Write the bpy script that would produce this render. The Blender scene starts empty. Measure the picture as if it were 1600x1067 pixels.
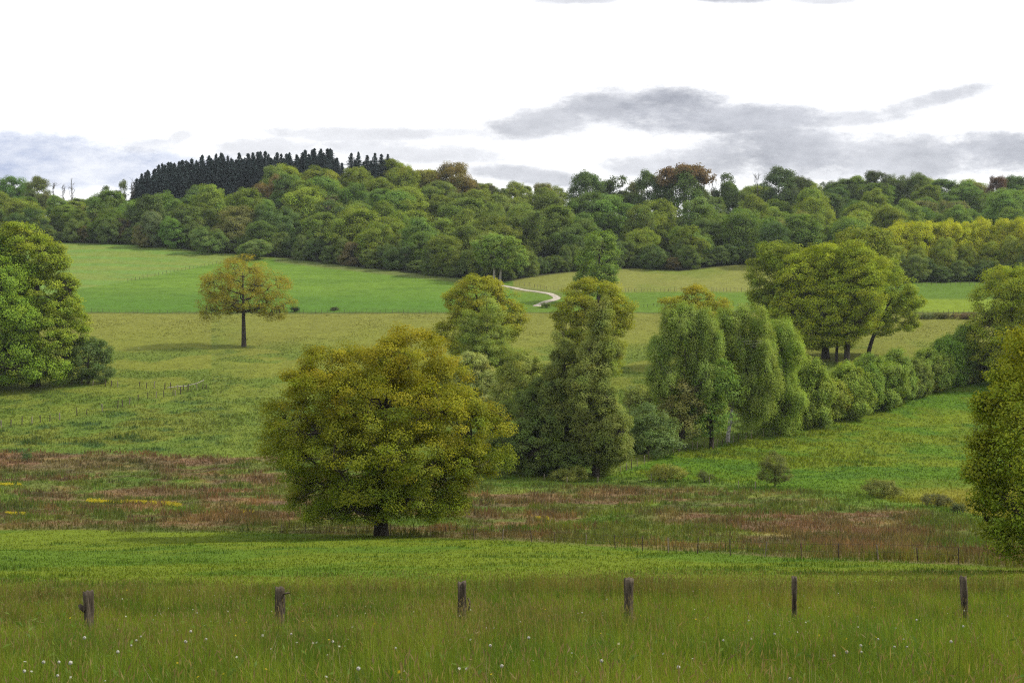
import bpy, math, random
import numpy as np
from mathutils import Vector

S = bpy.context.scene
COL = S.collection
R = math.radians

# ------------------------------------------------------------------ camera, sky, sun, exposure
F = 2000.0                      # focal length in photograph pixels (1600 wide)
PITCH = math.atan(33.5 / F)     # the horizon lies at row 500
SP, CP = math.sin(PITCH), math.cos(PITCH)
cam = bpy.data.cameras.new('camera')
cam.sensor_width = 36.0
cam.lens = 36.0 * F / 1600.0
cam.clip_start = 0.1
cam.clip_end = 20000
camo = bpy.data.objects.new('camera', cam)
COL.objects.link(camo)
camo.location = (0, 0, 0)
camo.rotation_euler = (math.pi / 2 - PITCH, 0, 0)
S.camera = camo

S.view_settings.view_transform = 'Standard'
S.view_settings.look = 'None'
S.view_settings.exposure = 0.32
S.view_settings.gamma = 1.0
S.cycles.use_denoising = False      # keep the leaf-level grain of a real photograph
S.cycles.filter_width = 1.2

SUN_EL, SUN_AZ = R(44), R(80)   # azimuth clockwise from the view direction (+Y)
sd = bpy.data.lights.new('sun', 'SUN')
sd.energy = 3.8
sd.angle = R(5)
sd.color = (1.0, 0.94, 0.83)
so = bpy.data.objects.new('sun', sd)
COL.objects.link(so)
dirv = Vector((math.sin(SUN_AZ) * math.cos(SUN_EL), math.cos(SUN_AZ) * math.cos(SUN_EL), math.sin(SUN_EL)))
so.rotation_euler = dirv.to_track_quat('Z', 'Y').to_euler()
so.location = (60, -30, 80)

W = bpy.data.worlds.new('World')
S.world = W
W.use_nodes = True


class NT:
    """tiny expression builder for shader nodes"""
    def __init__(s, tree):
        s.t = tree
        s.n = tree.nodes
        s.l = tree.links

    def put(s, sock, v):
        if isinstance(v, bpy.types.NodeSocket):
            s.l.new(v, sock)
        elif v is not None:
            sock.default_value = v

    def math(s, op, a, b=None, c=None, clamp=False):
        n = s.n.new('ShaderNodeMath')
        n.operation = op
        n.use_clamp = clamp
        for i, v in enumerate((a, b, c)):
            s.put(n.inputs[i], v)
        return n.outputs[0]

    def mix(s, f, a, b, mode='MIX'):
        n = s.n.new('ShaderNodeMix')
        n.data_type = 'RGBA'
        n.blend_type = mode
        s.put(n.inputs[0], f)
        s.put(n.inputs[6], a)
        s.put(n.inputs[7], b)
        return n.outputs[2]

    def noise(s, vec, scale, detail=4, rough=0.55, color=False):
        n = s.n.new('ShaderNodeTexNoise')
        s.put(n.inputs['Vector'], vec)
        n.inputs['Scale'].default_value = scale
        n.inputs['Detail'].default_value = detail
        n.inputs['Roughness'].default_value = rough
        return n.outputs['Color' if color else 'Fac']

    def ramp(s, x, a, b):
        n = s.n.new('ShaderNodeMapRange')
        n.interpolation_type = 'SMOOTHSTEP'
        s.put(n.inputs[0], x)
        n.inputs[1].default_value = a
        n.inputs[2].default_value = b
        return n.outputs[0]


def build_sky():
    nt = W.node_tree
    nt.nodes.clear()
    q = NT(nt)
    out = q.n.new('ShaderNodeOutputWorld')
    tc = q.n.new('ShaderNodeTexCoord')
    sp = q.n.new('ShaderNodeSeparateXYZ')
    q.l.new(tc.outputs['Generated'], sp.inputs[0])
    x, y, z = sp.outputs
    ya = q.math('MAXIMUM', q.math('ABSOLUTE', y), 0.15)
    a = q.math('DIVIDE', x, ya)          # sideways tangent
    s = q.math('DIVIDE', z, ya)          # upward tangent
    cmb = q.n.new('ShaderNodeCombineXYZ')
    q.put(cmb.inputs[0], a)
    q.put(cmb.inputs[1], q.math('MULTIPLY', s, 2.2))
    nb = q.noise(cmb.outputs[0], 7.0, 8, 0.62)
    nf = q.noise(cmb.outputs[0], 24.0, 8, 0.7)
    w1 = q.math('MULTIPLY', q.math('SUBTRACT', nb, 0.5), 2.6)
    w2 = q.math('MULTIPLY', q.math('SUBTRACT', nf, 0.5), 2.6)
    warp = q.math('ADD', w1, w2)
    # cloud banks: (u, v, half width, half height, tilt, weight) written in angular units of 1/2000
    banks = [(590, 211, 200, 13, 0, .6), (720, 208, 120, 9, .03, .5), (860, 192, 130, 30, -.12, .8), (960, 172, 110, 34, -.08, .9), (1040, 172, 100, 40, 0, 1.0), (1150, 186, 190, 24, 0, .95),
             (1310, 187, 150, 15, -.06, .75), (1440, 163, 130, 15, -.27, .75), (1520, 138, 50, 9, -.2, .5),
             (905, 2, 70, 9, 0, .7), (1150, -2, 70, 11, 0, .9), (1280, 2, 60, 8, 0, .6),
             (285, 214, 26, 12, -.2, .5), (240, 228, 60, 10, -.1, .35), (410, 230, 90, 18, 0, .6), (640, 238, 150, 22, .05, .62), (560, 250, 120, 10, 0, .4), (830, 276, 110, 15, .10, .8),
             (1010, 260, 100, 20, -.05, .75), (1130, 252, 110, 34, -.05, .85), (1230, 238, 130, 46, -.05, .9), (1400, 246, 160, 40, 0, .85), (1560, 240, 120, 36, .03, .95), (1330, 268, 240, 16, 0, .6)]
    blue = [(40, 250, 230, 42, .03, 1.0), (220, 264, 160, 32, 0, .8), (120, 225, 150, 14, 0, .45)]

    def mask(lst):
        acc = None
        for (u, v, ru, rv, tl, wt) in lst:
            du = q.math('SUBTRACT', a, (u - 800) / F)
            dv = q.math('SUBTRACT', s, (500 - v) / F)
            dv = q.math('ADD', dv, q.math('MULTIPLY', du, tl))
            e = q.math('ADD', q.math('POWER', q.math('DIVIDE', du, ru / F), 2.0), q.math('POWER', q.math('DIVIDE', dv, rv / F), 2.0))
            m = q.math('SUBTRACT', 1.62, e)
            m = q.math('ADD', m, warp)
            m = q.math('MULTIPLY', q.ramp(m, 0.0, 1.45), wt)
            acc = m if acc is None else q.math('MAXIMUM', acc, m)
        return acc
    mg = mask(banks)
    mb = mask(blue)
    nv = q.noise(cmb.outputs[0], 13.0, 9, 0.68)
    var = q.math('MULTIPLY', q.math('SUBTRACT', nv, 0.5), 2.5)
    grey = q.mix(q.math('ADD', 0.5, var, clamp=True), (.27, .28, .325, 1), (.60, .61, .66, 1))
    white = (SKYW, SKYW, SKYW * 1.01, 1)
    white = q.mix(q.ramp(z, .35, .95), white, (.86, .88, .93, 1))   # greyer tone added to the unseen overhead sky to reduce ambient light
    c = q.mix(mb, white, q.mix(q.math('ADD', 0.5, q.math('MULTIPLY', q.math('SUBTRACT', nv, .5), 3.4), clamp=True), (.36, .42, .60, 1), (.78, .80, .86, 1)))
    c = q.mix(mg, c, grey)
    sky = q.n.new('ShaderNodeTexSky')
    sky.sky_type = 'NISHITA'
    sky.sun_disc = False
    sky.sun_elevation = SUN_EL
    sky.sun_rotation = SUN_AZ
    b1 = q.n.new('ShaderNodeBackground')
    q.l.new(sky.outputs[0], b1.inputs[0])
    b1.inputs[1].default_value = 0.08
    b2 = q.n.new('ShaderNodeBackground')
    q.l.new(c, b2.inputs[0])
    b2.inputs[1].default_value = 1.0
    mx = q.n.new('ShaderNodeMixShader')     # nearly closed cloud deck over the blue sky
    mx.inputs[0].default_value = 0.93
    q.l.new(b1.outputs[0], mx.inputs[1])
    q.l.new(b2.outputs[0], mx.inputs[2])
    q.l.new(mx.outputs[0], out.inputs[0])


SKYW = 1.12
build_sky()

# ------------------------------------------------------------------ helpers
def rng_(seed):
    return np.random.default_rng(seed)


def slope(v):
    yc = (533.5 - v) / F
    return (-SP + yc * CP) / (CP + yc * SP)


def lateral(u, v):
    yc = (533.5 - v) / F
    return (u - 800) / F / (CP + yc * SP)


def row_of(sl):                      # inverse of slope
    return 533.5 - F * (sl * CP + SP) / (CP - sl * SP)


def tag(o, label=None, cat=None, group=None, kind=None):
    if label: o['label'] = label
    if cat: o['category'] = cat
    if group: o['group'] = group
    if kind: o['kind'] = kind
    return o


def empty(name, loc, rz=0, sc=1.0):
    o = bpy.data.objects.new(name, None)
    o.empty_display_size = 0.3
    COL.objects.link(o)
    o.location = loc
    o.rotation_euler = (0, 0, rz)
    o.scale = (sc, sc, sc)
    return o


def np_mesh(name, verts, polys, mat, face_col=None, smooth=False):
    """polys: list of int arrays, each (n,k)"""
    me = bpy.data.meshes.new(name)
    verts = np.asarray(verts, np.float32)
    me.vertices.add(len(verts))
    me.vertices.foreach_set('co', verts.ravel())
    idx = np.concatenate([p.ravel() for p in polys]).astype(np.int32)
    tot = np.concatenate([np.full(len(p), p.shape[1]) for p in polys])
    st = np.concatenate([[0], np.cumsum(tot)[:-1]]).astype(np.int32)
    me.loops.add(len(idx))
    me.loops.foreach_set('vertex_index', idx)
    me.polygons.add(len(tot))
    me.polygons.foreach_set('loop_start', st)
    if smooth:
        me.polygons.foreach_set('use_smooth', np.ones(len(tot), bool))
    me.update(calc_edges=True)
    if face_col is not None:
        at = me.attributes.new('col', 'FLOAT_COLOR', 'FACE')
        c = np.ones((len(tot), 4), np.float32)
        c[:, :3] = face_col
        at.data.foreach_set('color', c.ravel())
    me.materials.append(mat)
    return me


def link(name, me, parent=None, loc=None):
    o = bpy.data.objects.new(name, me)
    COL.objects.link(o)
    if parent is not None: o.parent = parent
    if loc is not None: o.location = loc
    return o


class VN:
    """value noise on a plane"""
    def __init__(s, seed):
        s.g = rng_(seed).random((256, 256))

    def at(s, x, y):
        xi = np.floor(x).astype(int); yi = np.floor(y).astype(int)
        fx = x - xi; fy = y - yi
        fx = fx * fx * (3 - 2 * fx); fy = fy * fy * (3 - 2 * fy)
        g = s.g
        a = g[xi % 256, yi % 256]; b = g[(xi + 1) % 256, yi % 256]
        c = g[xi % 256, (yi + 1) % 256]; d = g[(xi + 1) % 256, (yi + 1) % 256]
        return (a * (1 - fx) + b * fx) * (1 - fy) + (c * (1 - fx) + d * fx) * fy

    def fbm(s, x, y, o=4):
        r = 0; am = 1; t = 0
        for i in range(o):
            r = r + am * s.at(x * 2 ** i + 17 * i, y * 2 ** i + 31 * i); t += am; am *= .55
        return r / t


VN1, VN2, VN3, VN4 = VN(1), VN(2), VN(3), VN(4)

# ------------------------------------------------------------------ materials
def leaf_mat(name, trans=0.35, gloss=0.05):
    m = bpy.data.materials.new(name)
    m.use_nodes = True
    nt = m.node_tree
    nt.nodes.clear()
    q = NT(nt)
    at = q.n.new('ShaderNodeAttribute'); at.attribute_name = 'col'
    oi = q.n.new('ShaderNodeObjectInfo')
    c = q.mix(1.0, at.outputs['Color'], oi.outputs['Color'], 'MULTIPLY')
    d = q.n.new('ShaderNodeBsdfDiffuse'); q.l.new(c, d.inputs[0])
    t = q.n.new('ShaderNodeBsdfTranslucent')
    q.l.new(q.mix(1.0, c, (1.15, 1.1, .6, 1), 'MULTIPLY'), t.inputs[0])
    mx = q.n.new('ShaderNodeMixShader'); mx.inputs[0].default_value = trans
    q.l.new(d.outputs[0], mx.inputs[1]); q.l.new(t.outputs[0], mx.inputs[2])
    g = q.n.new('ShaderNodeBsdfGlossy'); g.inputs['Roughness'].default_value = .55
    mx2 = q.n.new('ShaderNodeMixShader'); mx2.inputs[0].default_value = gloss
    q.l.new(mx.outputs[0], mx2.inputs[1]); q.l.new(g.outputs[0], mx2.inputs[2])
    out = q.n.new('ShaderNodeOutputMaterial')
    q.l.new(mx2.outputs[0], out.inputs[0])
    return m


def wood_mat(name, c1, c2, scale=6, stretch=(1, 1, .25), tint=False):
    m = bpy.data.materials.new(name)
    m.use_nodes = True
    q = NT(m.node_tree)
    b = q.n['Principled BSDF']
    tc = q.n.new('ShaderNodeTexCoord')
    mp = q.n.new('ShaderNodeMapping'); mp.inputs['Scale'].default_value = stretch
    q.l.new(tc.outputs['Object'], mp.inputs[0])
    n = q.noise(mp.outputs[0], scale, 6, .65)
    n = q.ramp(n, .3, .7)
    q.l.new(q.mix(n, c1 + (1,), c2 + (1,)), b.inputs['Base Color'])
    b.inputs['Roughness'].default_value = .9
    b.inputs['Specular IOR Level'].default_value = .15
    bp = q.n.new('ShaderNodeBump'); bp.inputs['Strength'].default_value = .6; bp.inputs['Distance'].default_value = .02
    q.l.new(n, bp.inputs['Height']); q.l.new(bp.outputs[0], b.inputs['Normal'])
    return m


M_LEAF = leaf_mat('leaves', .36, .006)
M_GRASS = leaf_mat('grass_blades', .45, .008)
M_NEEDLE = leaf_mat('needles', .1, .006)
M_BARK = wood_mat('bark', (.018, .015, .011), (.06, .05, .038), 3.0)
M_BARKG = wood_mat('grey_bark', (.06, .055, .045), (.16, .15, .125), 2.5)
M_BIRCH = wood_mat('birch_bark', (.10, .09, .08), (.55, .53, .48), 2.0, (1, 1, 1.5))
M_PALE = wood_mat('pale_bark', (.16, .15, .12), (.34, .32, .27), 2.0, (1, 1, .6))
M_POST = wood_mat('weathered_wood', (.022, .017, .012), (.14, .112, .08), 16, (1, 1, .12))
M_POSTG = wood_mat('grey_post_wood', (.10, .085, .065), (.26, .22, .17), 9, (1, 1, .15))
M_POSTD = wood_mat('dark_post_wood', (.03, .022, .015), (.09, .07, .05), 9, (1, 1, .15))

# ------------------------------------------------------------------ terrain
US = np.array([-1400, -400, 0, 100, 200, 300, 400, 500, 600, 700, 800, 900, 1000, 1100, 1200, 1300, 1400, 1500, 1600, 2000, 3000], float)
V600 = np.array([345, 345, 342, 348, 350, 338, 322, 311, 309, 318, 338, 342, 345, 342, 334, 328, 325, 326, 328, 328, 328], float)
V540 = np.array([362, 362, 360, 362, 356, 348, 345, 343, 345, 352, 368, 370, 370, 366, 362, 360, 362, 366, 366, 366, 366], float)
BASE = [(36, 912), (50, 881), (80, 841), (115, 788), (150, 744), (200, 652), (260, 562), (330, 490), (410, 437), (500, 383)]
NEAR = [(0.0, -1.7), (4, -2.25), (8, -2.9), (12, -3.6), (20, -5.12), (28, -6.3)]
DD = np.concatenate([np.linspace(0.5, 40, 200), np.linspace(40.5, 700, 1400), np.geomspace(703, 2400, 60)])


def pchip(x, y, q):
    x = np.asarray(x, float); y = np.asarray(y, float)
    h = np.diff(x); dl = np.diff(y) / h
    m = np.zeros_like(y)
    m[0], m[-1] = dl[0], dl[-1]
    for i in range(1, len(x) - 1):
        m[i] = (dl[i - 1] * h[i] + dl[i] * h[i - 1]) / (h[i - 1] + h[i])
    k = np.clip(np.searchsorted(x, q) - 1, 0, len(x) - 2)
    t = (q - x[k]) / h[k]
    return ((2 * t**3 - 3 * t**2 + 1) * y[k] + (t**3 - 2 * t**2 + t) * h[k] * m[k] + (-2 * t**3 + 3 * t**2) * y[k + 1] + (t**3 - t**2) * h[k] * m[k + 1])


def build_table():
    Z = []
    for i, u in enumerate(US):
        xs = [a for a, b in NEAR] + [a for a, b in BASE]
        zs = [b for a, b in NEAR] + [a * slope(b) for a, b in BASE]
        z600 = 600 * slope(V600[i]); z540 = 540 * slope(V540[i])
        if V540[i] > 366: z540 = min(z540, 540 * slope(366))
        xs += [545, 600, 680, 1000, 9000]
        zs += [z540, z600, z600 + 6, z600 + 4, z600 - 30]
        Z.append(pchip(xs, zs, DD))
    return np.array(Z)


ZT = build_table()
UG = np.arange(-1400, 3001, 20.0)
ZG = np.array([np.interp(UG, US, ZT[:, j]) for j in range(len(DD))]).T      # (u, d)
ker = np.exp(-0.5 * (np.arange(-8, 9) / 3.2) ** 2); ker /= ker.sum()
pad = np.pad(ZG, ((8, 8), (0, 0)), mode='edge')
ZG = sum(ker[k] * pad[k:k + len(UG)] for k in range(17))


def ground_z(X, Y):
    X = np.asarray(X, float); Y = np.maximum(np.asarray(Y, float), .5)
    u = np.clip(800 + F * X / Y, UG[0], UG[-1] - .01)
    fi = (u - UG[0]) / 20.0
    i = fi.astype(int); fi = fi - i
    j = np.clip(np.searchsorted(DD, Y) - 1, 0, len(DD) - 2)
    fj = np.clip((Y - DD[j]) / (DD[j + 1] - DD[j]), 0, 1)
    z = (ZG[i, j] * (1 - fi) + ZG[i + 1, j] * fi) * (1 - fj) + (ZG[i, j + 1] * (1 - fi) + ZG[i + 1, j + 1] * fi) * fj
    und = (VN3.fbm(X / 14.0 + 50, Y / 14.0 + 50, 3) - .5) * np.clip((Y - 30) / 60, 0, 1) * 0.9
    return z + und * np.clip((520 - Y) / 100, 0.3, 1)


# inverse: depth of the ground seen at (u, v)
VR = np.arange(250, 1300, 1.0)
DI = np.zeros((len(UG), len(VR)))
for i_ in range(len(UG)):
    s_ = ZG[i_] / DD
    k_ = DD < 640
    DI[i_] = np.interp(slope(VR), np.maximum.accumulate(s_[k_]) + np.arange(k_.sum()) * 1e-9, DD[k_])


def ground_d(u, v):
    u = np.clip(np.asarray(u, float), UG[0], UG[-1] - .01); v = np.clip(np.asarray(v, float), VR[0], VR[-1] - 1.01)
    fi = (u - UG[0]) / 20.0; i = fi.astype(int); fi = fi - i
    fj = v - VR[0]; j = fj.astype(int); fj = fj - j
    return (DI[i, j] * (1 - fi) + DI[i + 1, j] * fi) * (1 - fj) + (DI[i, j + 1] * (1 - fi) + DI[i + 1, j + 1] * fi) * fj


def on_ground(u, v):
    Y = float(ground_d(u, v)); X = float(lateral(u, v) * Y)
    return X, Y, float(ground_z(X, Y))


def pl(u, pts):
    return np.interp(u, [p[0] for p in pts], [p[1] for p in pts])


EDGE = [(-200, 386), (100, 380), (250, 384), (300, 392), (430, 402), (560, 418), (690, 432), (790, 441), (830, 433), (900, 424), (1000, 419), (1060, 424), (1160, 413), (1230, 425), (1380, 441), (1600, 441), (1800, 441)]
MEADOW_FAR = 29.0            # depth where the tall grass stops
SCRUB_LO = [(-200, 828), (0, 828), (400, 831), (600, 836), (900, 851), (1250, 872), (1500, 882), (1600, 888), (1800, 892)]
SCRUB_HI = [(-200, 702), (0, 706), (300, 714), (420, 712), (735, 742), (850, 752), (980, 747), (1100, 751), (1200, 758), (1350, 774), (1480, 788), (1530, 805), (1600, 820), (1800, 830)]
PADDOCK = [(-200, 690), (0, 668), (60, 663), (130, 650), (200, 632), (330, 614), (331, 470), (332, 470)]


def lerp(a, b, t):
    t = np.asarray(t)[..., None]
    return np.asarray(a) * (1 - t) + np.asarray(b) * t


def sst(x, a, b):
    t = np.clip((x - a) / (b - a), 0, 1)
    return t * t * (3 - 2 * t)


def field_color(u, v, X, Y):
    """albedo of the ground cover and a height factor for its grass; regions are plots of land"""
    n1 = VN1.fbm(X / 9.0, Y / 9.0); n2 = VN2.fbm(X / 3.0, Y / 2.2); n3 = VN3.fbm(X / 28.0, Y / 28.0); n4 = VN4.fbm(X / 1.3, Y / 1.3, 3)
    j = (VN2.fbm(X / 6 + 9, Y / 6) - .5)
    # big pasture, tan near its far fence
    c = lerp((.136, .152, .022), (.112, .146, .020), sst(v + 60 * (n3 - .5), 560, 660))
    c = lerp(c, (.140, .146, .028), sst(v + 70 * (n3 - .5), 575, 500) * (.65 + .35 * n1))
    c = lerp(c, (.075, .120, .018), .7 * sst(n1, .5, .62) * sst(v, 520, 560))
    c = lerp(c, (.06, .10, .02), .45 * sst(n2, .60, .72) * sst(v, 560, 640))
    h = .20 + .25 * sst(n1, .5, .7)
    # left rough pasture under the paddock fence
    low = sst(v + 14 * j, pl(u, PADDOCK) - 2, pl(u, PADDOCK) + 6) * sst(u, 420, 260) + sst(v + 20 * j, 600, 640) * sst(u, 380, 440) * (u < 900)
    low = np.clip(low, 0, 1) * (v < 740)
    cl = lerp((.088, .132, .020), (.118, .140, .022), sst(n1, .42, .6))
    cl = lerp(cl, (.035, .075, .022), .75 * sst(n2, .55, .68))
    c = lerp(c, cl, low)
    h = h + low * .25 * sst(n2, .5, .65)
    # right pasture in front of the hedge
    HEDGE = [(900, 760), (965, 738), (1050, 708), (1140, 692), (1300, 655), (1400, 630), (1530, 592), (1700, 545)]
    rp = sst(v, pl(u, HEDGE) - 1, pl(u, HEDGE) + 2) * (u > 940)
    cr = lerp((.070, .132, .010), (.112, .148, .011), sst(n1 + .6 * (n3 - .5), .42, .62))
    cr = lerp(cr, (.045, .100, .014), .55 * sst(n2, .56, .68))
    cr = lerp(cr, (.15, .145, .016), sst(v + 20 * j, 745, 775) * sst(u, 1250, 1500))
    c = lerp(c, cr, rp)
    # fields behind the pasture
    far = v < 489 + 2 * j
    sat = lerp((.066, .134, .016), (.098, .166, .020), sst(v + 25 * (n3 - .5), 475, 445))
    sat = lerp(sat, (.062, .118, .016), .5 * sst(VN1.fbm(X / 30, Y / 4.0), .5, .65))
    LINE = [(-200, 490), (60, 466), (125, 452), (200, 440), (300, 420), (345, 411), (430, 404), (700, 350)]
    pale = lerp((.108, .180, .034), (.132, .172, .034), sst(VN1.fbm(X / 25, Y / 5.0), .4, .6))
    up = sst(pl(u, LINE) - v, -.6, 1.5)
    cf = lerp(sat, pale, up * (u < 500))
    mid = (u > 800)
    olive = lerp((.120, .150, .026), (.15, .16, .035), sst(n3, .4, .6))
    gm = lerp(olive, (.084, .142, .016), sst(v + 3 * j, 455, 459))
    cf = np.where(mid[..., None], gm, cf)
    gr = lerp((.076, .13, .016), (.135, .185, .016), sst(v, 465, 470))
    cf = np.where((u > 1340)[..., None], gr, cf)
    # grass verge along the lane
    verge = sst(np.abs(v - pl(u, [(0, 300), (430, 406), (560, 421), (690, 435), (800, 450), (850, 456), (875, 462)])), 5, 2) * (u > 430) * (u < 880)
    cf = lerp(cf, (.10, .115, .035), verge * .8)
    c = np.where(far[..., None], cf, c)
    h = np.where(far, .05, h * (.45 + .55 * sst(v, 540, 660)))
    # dark rough strip along field boundaries
    strip = sst(np.abs(v - 489 - j * 2), 2.0, .6)
    strip = strip * np.where(u > 1340, 1.0, .75)
    c = lerp(c, (.06, .07, .02), strip)
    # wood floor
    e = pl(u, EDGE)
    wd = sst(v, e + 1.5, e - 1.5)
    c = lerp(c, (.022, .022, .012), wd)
    # rushy scrub in the valley floor
    lo = pl(u, SCRUB_LO) + 5 * j; hi = pl(u, SCRUB_HI) + 8 * j
    scr = sst(v, hi - 2, hi + 3) * sst(v, lo + 2, lo - 1.5)
    nb = VN3.fbm(X / 11.0 + 3, Y / 7.0 + 8)
    cs = lerp((.092, .112, .024), (.132, .088, .044), sst(nb + .6 * (n2 - .5), .38, .55))
    heath = np.maximum(sst(v, 788, 806) * sst(v, 868, 852) * sst(u, 960, 1060) * sst(u, 1500, 1420), sst(v, 704, 712) * sst(v, 748, 728) * sst(u, 470, 380))
    heath = np.maximum(heath, sst(v, 730, 760) * sst(v, 815, 790) * sst(np.abs(u - 400), 120, 60))
    cs = lerp(cs, (.142, .088, .050), heath * sst(nb + .9 * (n1 - .5), .34, .48))
    cs = lerp(cs, (.085, .130, .020), (1 - .7 * heath) * sst(n1 + .4 * (n2 - .5), .50, .62))
    cs = lerp(cs, (.085, .065, .036), .7 * sst(n2, .58, .7))
    cs = lerp(cs, (.08, .13, .018), sst(v, hi + 22, hi + 4) * sst(u, 480, 760) * .85)
    cs = lerp(cs, (.10, .10, .03), sst(v, lo - 14, lo - 2) * .6)
    c = lerp(c, cs, scr)
    lump = VN1.fbm(X / 2.6 + 70, Y / 1.7 + 70, 3)
    h = np.where(scr > .5, .16 + .50 * sst(lump, .42, .68), h)
    c = lerp(c, c * np.array([.7, .85, .7]), scr * sst(VN4.fbm(X / 3.4 + 20, Y / 2.0 + 11, 3), .55, .66))
    c = lerp(c, c * np.array([1.35, 1.3, 1.1]), scr * sst(VN2.fbm(X / 4.0 + 33, Y / 1.8 + 5, 3), .55, .68))
    # short green strip below the scrub
    gs = sst(v, lo - 1.5, lo + 2)
    cg = lerp((.072, .122, .010), (.105, .142, .011), sst(n1 + .8 * (n3 - .5), .4, .6))
    cg = lerp(cg, (.048, .098, .012), .6 * sst(n2, .62, .72))
    c = lerp(c, cg, gs)
    h = np.where(gs > .5, .10 + .10 * sst(n2, .62, .72), h)
    # tall meadow
    me = sst(Y, MEADOW_FAR + .6, MEADOW_FAR - .3)
    cm = lerp((.075, .115, .015), (.10, .11, .025), sst(n1, .4, .6))
    c = lerp(c, cm, me)
    h = np.where(me > .5, .3, h)
    c = c * (.82 + .36 * n4)[..., None]
    return c, h, dict(scrub=scr, wood=wd, meadow=me, far=far, green=gs)


def ground_mat():
    m = bpy.data.materials.new('grassland')
    m.use_nodes = True
    q = NT(m.node_tree)
    b = q.n['Principled BSDF']
    at = q.n.new('ShaderNodeAttribute'); at.attribute_name = 'col'
    tc = q.n.new('ShaderNodeTexCoord')
    n1 = q.noise(tc.outputs['Object'], 1.2, 8, .7)
    n2 = q.noise(tc.outputs['Object'], .25, 6, .7)
    f = q.math('ADD', q.math('MULTIPLY', n1, .9), q.math('MULTIPLY', n2, .5))
    f = q.math('ADD', f, .30)
    cb = q.n.new('ShaderNodeCombineColor')
    for i in range(3): q.put(cb.inputs[i], f)
    q.l.new(q.mix(1.0, at.outputs['Color'], cb.outputs[0], 'MULTIPLY'), b.inputs['Base Color'])
    b.inputs['Roughness'].default_value = 1.0
    b.inputs['Specular IOR Level'].default_value = .05
    bp = q.n.new('ShaderNodeBump'); bp.inputs['Strength'].default_value = .8; bp.inputs['Distance'].default_value = .25
    q.l.new(n1, bp.inputs['Height']); q.l.new(bp.outputs[0], b.inputs['Normal'])
    return m


def build_ground():
    u = np.concatenate([np.linspace(-1400, -130, 40), np.arange(-100, 1705, 4.0), np.linspace(1740, 3000, 40)])
    vs = np.arange(1290, 322, -1.5)
    dmid = np.interp(vs, VR, DI[len(UG) // 2])
    d = np.unique(np.concatenate([np.linspace(.6, 6, 8), dmid, np.arange(8, 40, .4), np.linspace(560, 720, 30), np.geomspace(740, 2200, 24)]))
    k = np.concatenate([[True], np.diff(d) > .05]); d = d[k]
    U, D = np.meshgrid(u, d, indexing='ij')
    X = (U - 800) / F * D; Y = D
    Z = ground_z(X, Y)
    v = row_of(Z / Y)
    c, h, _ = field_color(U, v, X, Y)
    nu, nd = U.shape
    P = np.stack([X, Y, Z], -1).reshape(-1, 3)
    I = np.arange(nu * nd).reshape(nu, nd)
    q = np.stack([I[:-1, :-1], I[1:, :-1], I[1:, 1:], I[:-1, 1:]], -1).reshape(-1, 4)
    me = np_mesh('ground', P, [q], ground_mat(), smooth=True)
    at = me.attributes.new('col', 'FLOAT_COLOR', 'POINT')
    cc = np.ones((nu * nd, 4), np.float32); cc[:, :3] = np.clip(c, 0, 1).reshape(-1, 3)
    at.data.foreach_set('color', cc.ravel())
    tag(link('ground', me), 'rolling green pasture, scrub and hillside ground', 'ground', kind='structure')


build_ground()

# ------------------------------------------------------------------ dirt lane
def build_lane():
    m = wood_mat('pale_gravel', (.24, .21, .16), (.42, .38, .31), 1.5, (1, 1, 1))
    px = [(760, 444), (790, 447), (805, 450.5), (820, 453.5), (835, 456), (848, 458), (860, 460), (868, 462.5), (871, 465), (866, 467.5), (858, 470), (850, 473), (842, 476), (838, 478.5)]
    P = [on_ground(*p) for p in px]
    P = np.array(P)
    t = np.linspace(0, len(P) - 1, 90)
    XY = np.stack([np.interp(t, range(len(P)), P[:, i]) for i in (0, 1)], -1)
    for _ in range(6):
        XY[1:-1] = (XY[:-2] + 2 * XY[1:-1] + XY[2:]) / 4
    T = np.gradient(XY, axis=0); T /= np.linalg.norm(T, axis=1)[:, None]
    N = np.stack([-T[:, 1], T[:, 0]], -1)
    rows = []
    for k in np.linspace(-1, 1, 7):
        q = XY + N * k * 1.05
        rows.append(np.stack([q[:, 0], q[:, 1], ground_z(q[:, 0], q[:, 1]) + .10 * (1 - .5 * k * k)], -1))
    V = np.stack(rows, 0)
    I = np.arange(V.shape[0] * V.shape[1]).reshape(V.shape[:2])
    f = np.stack([I[:-1, :-1], I[1:, :-1], I[1:, 1:], I[:-1, 1:]], -1).reshape(-1, 4)
    tag(link('path', np_mesh('path', V.reshape(-1, 3), [f], m)), 'pale dirt lane bending between the far fields', 'path', kind='structure')


build_lane()

# ------------------------------------------------------------------ tree kit
def norm(a):
    return a / np.maximum(np.linalg.norm(a, axis=-1, keepdims=True), 1e-9)


def rdir(r, n):
    return norm(r.normal(size=(n, 3)))


def leaf_quads(P, N, T, s, asp=.62, fold=.15):
    """diamond leaves: P centres, N normals, T long axis, s sizes"""
    B = norm(np.cross(N, T))
    T = norm(np.cross(B, N))
    s = s[:, None]
    v = np.stack([P - T * s * .5, P + B * s * asp * .5 + N * s * fold, P + T * s * .5, P - B * s * asp * .5 + N * s * fold], 1)
    return v.reshape(-1, 3)


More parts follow.
